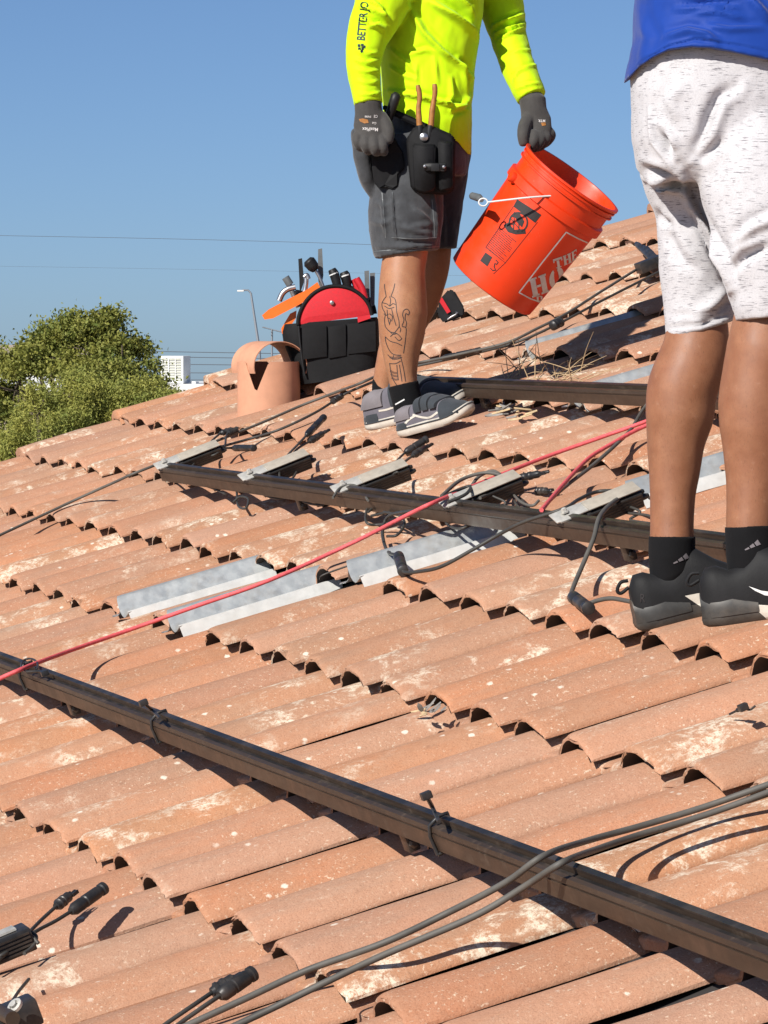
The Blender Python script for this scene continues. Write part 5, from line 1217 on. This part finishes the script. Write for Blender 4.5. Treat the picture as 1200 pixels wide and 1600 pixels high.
pouch([(850, 450), (985, 470), (990, 890), (860, 910)], -.225, -.19, 'side_pocket', 'black_cloth', 0.010)
pouch([(720, 655), (930, 655), (925, 730), (735, 725)], -.256, -.245, 'strap', 'black_rubber', 0.003, 0.002)
MB().box(pz(830, 695, -.258), (0.012, 0.004, 0.011), (CR, CH, UPZ), 0.002).build('buckle', M['black_rubber'], po)
for x, y in ((735, 685), (905, 690)): MB().lathe([(0.005, 0), (0.004, .003), (0, .004)], pz(x, y, -.262), -CH, 10).build('rivet', M['tool_steel'], po)
pouch([(360, 130), (640, 250), (1010, 430), (1010, 490), (640, 320), (360, 190)], -.165, -.13, 'belt', 'black_cloth', 0.003)
tp = thing('pliers', pz(720, 480, -.20), 'long pliers with worn orange handles standing in the hip pouch', 'pliers')
for q in ([(672, -40), (690, 60), (680, 160), (684, 260), (690, 330)], [(822, -50), (826, 30), (812, 120), (800, 200), (790, 330)]):
    P = spline([pz(x, y, -.205) for x, y in q], 5); MB().tube(P, np.interp(np.linspace(0, 1, len(P)), [0, .1, .4, .7, 1], [.006, .0078, .007, .0085, .0085]), 10).build('handle', M['wood'], tp)
MB().tube([pz(690, 320, -.205), pz(700, 420, -.205), pz(715, 480, -.2)], [.0095, .0115, .011], 10).build('grip', M['black_rubber'], tp); MB().tube([pz(785, 320, -.205), pz(775, 420, -.205), pz(760, 480, -.2)], [.0095, .0115, .011], 10).build('grip', M['black_rubber'], tp)
MB().lathe([(.012, 0), (.012, .006), (.007, .009), (0, .010)], pz(728, 425, -.215), -CH, 16).build('pivot', M['tool_steel'], tp)
ht = thing('torch', pz(420, 160, -.17), 'shiny black torch clipped to the belt by the glove', 'torch')
P = [pz(480, 55, -.19), pz(465, 100, -.19), pz(430, 200, -.18), pz(400, 290, -.17)]
MB().tube([pz(492, 30, -.19)] + P, [.008, .0145, .0145, .0135, .012], 14).build('barrel', M['black_rubber'], ht)
hk = thing('work_rag', pz(400, 600, -.17), 'black rag hanging between glove and pouch', 'rag')
pl = [(250, 560), (380, 560), (460, 420), (540, 560), (560, 700), (500, 760), (500, 860), (450, 890), (380, 860), (330, 890), (280, 830), (255, 700)]
mb = MB().loft([[pz(x, y, -.19+.01*math.sin(x*.05)) for x, y in pl], [pz(x, y, -.165+.01*math.sin(x*.05)) for x, y in pl]])
me = mesh_from(mb.v, mb.f, False); bm = bmesh.new(); bm.from_mesh(me); bmesh.ops.recalc_face_normals(bm, faces=bm.faces); bmesh.ops.bevel(bm, geom=bm.edges[:], offset=.004, segments=2, affect='EDGES'); bm.to_mesh(me); bm.free(); place('cloth', me, M['black_cloth'], hk)

# ------------------------------------------------------------------ man in the blue shirt
DR_ = 7.86; B = Body(DR_)
man2 = thing('person', onroof(1090, 980, 0.03), 'man in royal blue shirt and pale heathered shorts, seen from the waist down', 'person')
fleg = [(1090, 230, .05, 52, .9), (1090, 380, .06, 40, .9), (1091, 470, .06, 42, .9), (1090, 510, .06, 49, .97), (1087, 545, .06, 53, 1), (1077, 578, .06, 56, 1), (1066, 610, .06, 56, 1), (1062, 650, .06, 54.5, 1), (1056, 692, .06, 46, 1), (1054, 733, .06, 41, 1), (1051, 775, .06, 36, 1.05), (1050, 817, .06, 34.5, 1.1), (1050, 850, .06, 35, 1.15), (1052, 900, .06, 34, 1.1), (1070, 930, .05, 17, 1.1)]
nleg = [(1200, 230, -.12, 60, .85), (1212, 380, -.14, 55, .85), (1212, 460, -.15, 54, .9), (1205, 500, -.15, 58, .95), (1196, 546, -.15, 60, 1), (1187, 588, -.15, 58, 1), (1181, 629, -.15, 58, 1), (1181, 671, -.15, 56, 1), (1179, 712, -.15, 48, 1), (1177, 754, -.15, 42, 1), (1174, 790, -.15, 38.5, 1.05), (1172, 828, -.15, 37, 1.1), (1174, 870, -.15, 37, 1.15), (1177, 900, -.15, 35, 1.1), (1195, 930, -.16, 17, 1.1)]
mb = MB(); B.limb(mb, fleg); B.limb(mb, nleg)
B.trunk(mb, [(270, 1035, 1240, -.03, .09), (180, 1030, 1245, -.03, .10), (60, 1030, 1245, -.03, .105), (-100, 1005, 1275, -.03, .125), (-200, 995, 1285, -.03, .12), (-260, 1040, 1240, -.03, .10), (-290, 1095, 1190, -.03, .07)])
B.limb(mb, [(1142, -250, -.03, 50, 1), (1142, -320, -.03, 46, 1), (1148, -360, -.03, 56, 1.1), (1150, -410, -.03, 64, 1.15), (1146, -465, -.03, 60, 1.2), (1144, -490, -.03, 36, 1.2)])
B.limb(mb, [(1000, -200, .05, 42, 1), (975, -120, .12, 38, 1), (1010, -30, .20, 33, 1), (1085, -5, .24, 26, 1), (1130, 0, .25, 24, 1)]); B.limb(mb, [(1285, -200, -.12, 42, 1), (1310, -100, -.16, 38, 1), (1330, 10, -.16, 31, 1), (1335, 100, -.20, 24, 1), (1335, 140, -.2, 26, .6), (1333, 175, -.2, 20, .6)])
for k in range(4): B.limb(mb, [(1322+9*k, 170, -.2, 6.5), (1321+9*k, 195, -.21, 6.2), (1322+9*k, 214, -.2, 5.6)], 12, 3); B.limb(mb, [(1135+3*k, -12+8*k, .25, 7), (1156+3*k, -10+8*k, .25, 6.5), (1170, -4+7*k, .24, 6)], 12, 3)
B.limb(mb, [(1318, 130, -.21, 9), (1306, 152, -.22, 8), (1303, 172, -.22, 7)], 12, 3); B.limb(mb, [(1120, -22, .24, 9), (1135, -38, .24, 8), (1150, -42, .24, 7)], 12, 3)
B.limb(mb, [(1205, -392, -.04, 15, 1), (1220, -380, -.04, 10, 1)], 14, 3); B.limb(mb, [(1195, -350, -.03, 22, 1.4), (1204, -342, -.03, 14, 1.3)], 14, 3); B.limb(mb, [(1140, -400, -.12, 10, .5), (1140, -384, -.12, 11, .5)], 12, 3)
body2 = place('body', remesh(mb, 0.0065, 4), M['skin_b'], man2)
mb = MB(); B.limb(mb, [(1138, -420, -.03, 67, 1.2), (1140, -460, -.03, 64, 1.2), (1144, -498, -.03, 36, 1.2)]); place('hair', remesh(mb, 0.008, 2), M['hair'], man2)
MB().lathe([(0.0, -.004), (.008, 0), (.012, .004), (.008, .008), (0, .009)], B.p(1206, -412, -.11), CR-CH*.6, 12).build('eye', M['white'], man2)
# shorts
mb = MB()
B.trunk(mb, [(30, 1000, 1275, -.03, .135), (90, 988, 1280, -.03, .155), (150, 986, 1283, -.03, .165), (220, 988, 1284, -.03, .165), (262, 995, 1283, -.03, .15), (285, 1015, 1275, -.03, .12)])
B.limb(mb, [(1075, 215, .03, 84, .95), (1078, 275, .05, 76, .95), (1088, 330, .06, 66, .95), (1086, 400, .06, 58, .98), (1090, 460, .06, 55, 1), (1094, 517, .06, 54.5, 1)], round_ends=False)
B.limb(mb, [(1190, 215, -.10, 100, .85), (1192, 275, -.13, 100, .85), (1205, 340, -.15, 96, .85), (1212, 400, -.155, 92, .85), (1214, 460, -.16, 76, .95), (1214, 500, -.16, 67, 1)], round_ends=False)
me = remesh(mb, 0.0055, 3)
V = vcos(me); d = V-CAM; z = d@CF; X = 600+FPX*(d@CR)/z; Y = 800-FPX*(d@CU)/z
lo = Y > 440; sl = np.where(X < 1149, np.interp(X, [1038, 1094, 1149], [8, 3, -13]), np.interp(X, [1149, 1290], [3, -12]))
V[lo] -= np.outer((sl*(Y-440)/75)[lo]/FPX*DR_, UPZ); me.vertices.foreach_set('co', V.astype(np.float32).ravel()); me.update()
folds(me, DR_, [([(1148, 135), (1122, 150), (1108, 180), (1095, 215), (1084, 238)], 9, -.014), ([(1130, 218), (1110, 235), (1090, 255)], 8, -.009), ([(1030, 208), (1040, 225), (1046, 240)], 7, -.016), ([(1000, 272), (1030, 284), (1068, 300)], 6, .016), ([(1000, 262), (1030, 272), (1066, 290)], 7, -.008),
    ([(1015, 170), (1020, 220), (1055, 268)], 3.5, .006), ([(1062, 268), (1075, 310), (1095, 355), (1120, 400), (1142, 452)], 7, .014), ([(1078, 330), (1100, 370), (1128, 425), (1136, 450)], 5, -.018), ([(1026, 332), (1035, 345), (1048, 352)], 6, -.008), ([(1040, 360), (1060, 400), (1085, 425)], 9, -.008), ([(1135, 450), (1110, 480), (1085, 495)], 9, .008), ([(1148, 420), (1165, 400), (1200, 385)], 7, -.012), ([(1150, 380), (1180, 355), (1215, 340)], 8, .010), ([(1060, 190), (1050, 160), (1065, 130)], 10, .006), ([(1040, 488), (1090, 492), (1148, 470)], 2.5, -.003), ([(1042, 512), (1095, 508), (1146, 488)], 2.2, -.004)], 0.0022, (26, 26, 18), 4.4)
shorts2 = place('shorts', me, M['heather'], man2)
# shirt with a curved hem
mb = MB()
B.trunk(mb, [(145, 975, 1296, -.03, .185), (110, 982, 1294, -.03, .182), (70, 989, 1290, -.03, .175), (0, 992, 1290, -.03, .16), (-100, 990, 1292, -.03, .15), (-190, 985, 1298, -.03, .145), (-250, 1030, 1255, -.03, .12), (-280, 1080, 1205, -.03, .09)])
B.limb(mb, [(1005, -205, .05, 58, 1), (975, -140, .11, 54, 1), (968, -100, .14, 52, 1)]); B.limb(mb, [(1282, -205, -.10, 58, 1), (1305, -130, -.15, 54, 1), (1312, -80, -.16, 52, 1)])
me = remesh(mb, 0.006, 3)
V = vcos(me); d = V-CAM; z = d@CF; X = 600+FPX*(d@CR)/z; Y = 800-FPX*(d@CU)/z
hem = np.interp(X, [970, 985, 1000, 1020, 1045, 1080, 1110, 1150, 1200, 1300], [140, 125, 110, 96, 85, 81, 83, 91, 101, 112])
m = (Y > hem-60) & (Y < 200); tgt = hem-60 + (Y-(hem-60))*np.clip(60/np.maximum(150-(hem-60), 30), 0, 1)
V[m] += np.outer((Y-tgt)[m]/FPX*DR_, UPZ); me.vertices.foreach_set('co', V.astype(np.float32).ravel()); me.update()
folds(me, DR_, [([(1055, 14), (1090, 12), (1130, 8), (1152, 12)], 4, .007), ([(1070, 8), (1110, 2), (1150, 6)], 4, -.006), ([(1085, 22), (1120, 18), (1160, 28)], 4, .006), ([(1040, 58), (1075, 48), (1105, 54), (1118, 64)], 6, .008), ([(1100, 40), (1140, 46), (1190, 44)], 5, .005), ([(1165, -10), (1185, 12), (1205, 35)], 7, .010), ([(1000, 20), (1012, 60), (1002, 95)], 8, .004), ([(982, 118), (1010, 92), (1045, 72), (1085, 62), (1150, 70), (1205, 82)], 1.8, -.003)], 0.0016, (20, 20, 26), 7.7)
shirt2 = place('shirt', me, M['blue_jersey'], man2)
for q, pts in (([(1050, 838, .06, 37, 1.15), (1050, 870, .06, 37, 1.2), (1053, 905, .06, 36, 1.1), (1070, 930, .05, 20, 1.1)], [(1056, 879), (1064, 871), (1072, 864)]), ([(1172, 822, -.15, 39, 1.1), (1174, 865, -.15, 39, 1.15), (1178, 905, -.15, 37, 1.1), (1195, 930, -.16, 20, 1.1)], [(1168, 858), (1178, 848), (1188, 842)])):
    mb = MB(); B.limb(mb, q, round_ends=False); so = place('sock', remesh(mb, 0.004, 1), M['sock'], man2); bv = bvh_of(so)
    x0, y0 = pts[0]
    for k in range(3):
        h = (4, 8, 12)[k]; x, y = x0-3+8.5*k, y0+2-3.4*k
        poly_decal(bv, [(x, y), (x+6.5, y-2.6), (x+6.5-h*.42, y-2.6-h*.62), (x-h*.30, y-h*.40)], 'grey_suede', so, 'sock_mark')
def toe_at(heel, ang, L, up): return heel + L*(UDIR*math.cos(rad(ang)) - WDIR*math.sin(rad(ang)) - NRM*up)
h1 = onroof(998, 986, 0.024); h2 = onroof(1103, 978, 0.030)
ra = shoe(man2, h1, toe_at(h1, 12, 0.285, 0.10), NRM*.7+UPZ*.4, 'runner')
rb = shoe(man2, h2, toe_at(h2, 24, 0.285, 0.17), NRM*.5+UPZ*.5, 'runner')
bv = bvh_of(ra['upper'], ra['sole']); poly_decal(bv, [(1070, 931), (1090, 927), (1112, 925), (1130, 940), (1112, 962), (1098, 950)], 'sole_white', ra['upper'], 'side_panel')
v_, f_ = text2('R', 19, (1000, 941), 0, 0.1, 0.7); decal(bv, v_, f_, 'print_black', ra['upper'], 'heel_letter')
bv = bvh_of(rb['upper'], rb['sole']); poly_decal(bv, [(1172, 944), (1205, 946), (1240, 944), (1238, 985), (1202, 970)], 'sole_white', rb['upper'], 'side_panel')
poly_decal(bv, [(1170, 916), (1190, 923), (1215, 926), (1240, 918), (1218, 933), (1195, 930), (1180, 923)], 'white', rb['upper'], 'swoosh')
# ================================================================== print on the bucket
pail = [o for o in bucket.children if o.name.startswith('pail')][0]
bv = bvh_of(pail)
kz = lambda pts: [(690+x/4.138, 220+y/4.138) for x, y in pts]
def lines_z(polys, w, mat, nm): return lines_decal(bv, [kz(q) for q in polys], w, mat, bucket, nm, 0.0012, False)
poly_decal(bv, kz([(490, 378), (645, 478), (605, 530), (465, 425)]), 'print_black', bucket, 'warning_bar')
ring = [(497+58*math.cos(a), 527+62*math.sin(a)) for a in np.linspace(0, 2*math.pi, 30)]
lines_z([ring], 2.6, 'print_black', 'warning_ring')
poly_decal(bv, kz([(470, 460), (505, 470), (535, 520), (520, 560), (490, 530), (480, 500), (450, 490)]), 'print_black', bucket, 'warning_figure')
poly_decal(bv, kz([(400, 545), (430, 530), (470, 575), (540, 570), (545, 600), (480, 605), (430, 590)]), 'print_black', bucket, 'warning_figure')
lines_z([[(445, 500), (520, 590)], [(430, 530), (470, 545)], [(470, 500), (465, 580)], [(500, 500), (500, 585)]], 1.4, 'print_black', 'warning_figure')
rt_ = random.Random(2); txt = []
for k in range(13):
    f = k/12; x, y = 372+(290-372)*f, 560+(686-560)*f; L = rt_.uniform(.7, 1.0); q = 0.0
    while q < L:
        w = rt_.uniform(.08, .22); e = min(L, q+w); txt.append([(x+112*q, y+96*q), (x+112*e, y+96*e)]); q = e+.03
lines_z(txt, 1.05, 'print_black', 'small_print')
lines_z([[(465, 425), (285, 690), (415, 790)], [(620, 525), (410, 790), (335, 860)]], 0.7, 'print_black', 'label_border')
poly_decal(bv, kz([(285, 722), (328, 752), (296, 812), (250, 775)]), 'print_black', bucket, 'print_block')
lines_z([[(350, 770), (366, 785), (355, 800), (345, 790), (340, 815), (350, 835), (330, 838), (315, 822)]], 1.6, 'print_black', 'recycling_mark')
lines_z([[(950, 662), (880, 630), (805, 590), (650, 785), (500, 980), (570, 1018), (645, 1046)], [(392, 250), (406, 268), (330, 380), (268, 472)], [(392, 262), (330, 352)]], 2.0, 'print_white', 'logo_frame')
def slab_letter(ch):                             # heavy stencil capitals drawn as boxes in a unit cell
    L = {'T': [(0, .78, 1, 1), (.36, .0, .64, .74), (0, .62, .13, .8), (.87, .62, 1, .8), (.22, 0, .78, .1)],
         'H': [(.06, 0, .36, 1), (.64, 0, .94, 1), (.38, .43, .62, .55), (0, 0, .44, .1), (0, .9, .44, 1), (.56, 0, 1, .1), (.56, .9, 1, 1)],
         'E': [(.06, 0, .4, 1), (.44, .86, .95, 1), (.44, 0, .95, .14), (.44, .44, .75, .56), (.83, .7, .95, .86), (.83, .14, .95, .3), (0, 0, .44, .1), (0, .9, .44, 1)],
         'D': [(.06, 0, .36, 1), (.4, .86, .8, 1), (.4, 0, .8, .14), (.68, .1, .98, .9), (0, .9, .4, 1)]}
    if ch == 'O': return None
    return L[ch]
def put_letter(ch, o, ex, ey):                   # origin and cell vectors in enlarged places
    if ch == 'O':
        for sg in (-1, 1):
            P = []
            for a in np.linspace(-1.35, 1.35, 12): P.append((.5+sg*(.06+.44*math.cos(a)), .5+.52*math.sin(a)))
            for a in np.linspace(1.1, -1.1, 9): P.append((.5+sg*(.06+.10*math.cos(a)), .5+.40*math.sin(a)))
            poly_decal(bv, kz([(o[0]+ex[0]*x+ey[0]*y, o[1]+ex[1]*x+ey[1]*y) for x, y in P]), 'print_white', bucket, 'logo_letter', 0.0014)
        return
    for x0, y0, x1, y1 in slab_letter(ch):
        poly_decal(bv, kz([(o[0]+ex[0]*x+ey[0]*y, o[1]+ex[1]*x+ey[1]*y) for x, y in ((x0, y0), (x1, y0), (x1, y1), (x0, y1))]), 'print_white', bucket, 'logo_letter', 0.0014)
put_letter('T', (728, 828), (58, -20), (-10, -62)); put_letter('H', (790, 806), (50, -22), (-8, -62)); put_letter('E', (842, 780), (34, -22), (-4, -62))
put_letter('H', (585, 1014), (108, -40), (-22, -118)); put_letter('O', (702, 968), (92, -58), (-14, -112))
put_letter('D', (612, 1040), (40, -8), (-2, -34))
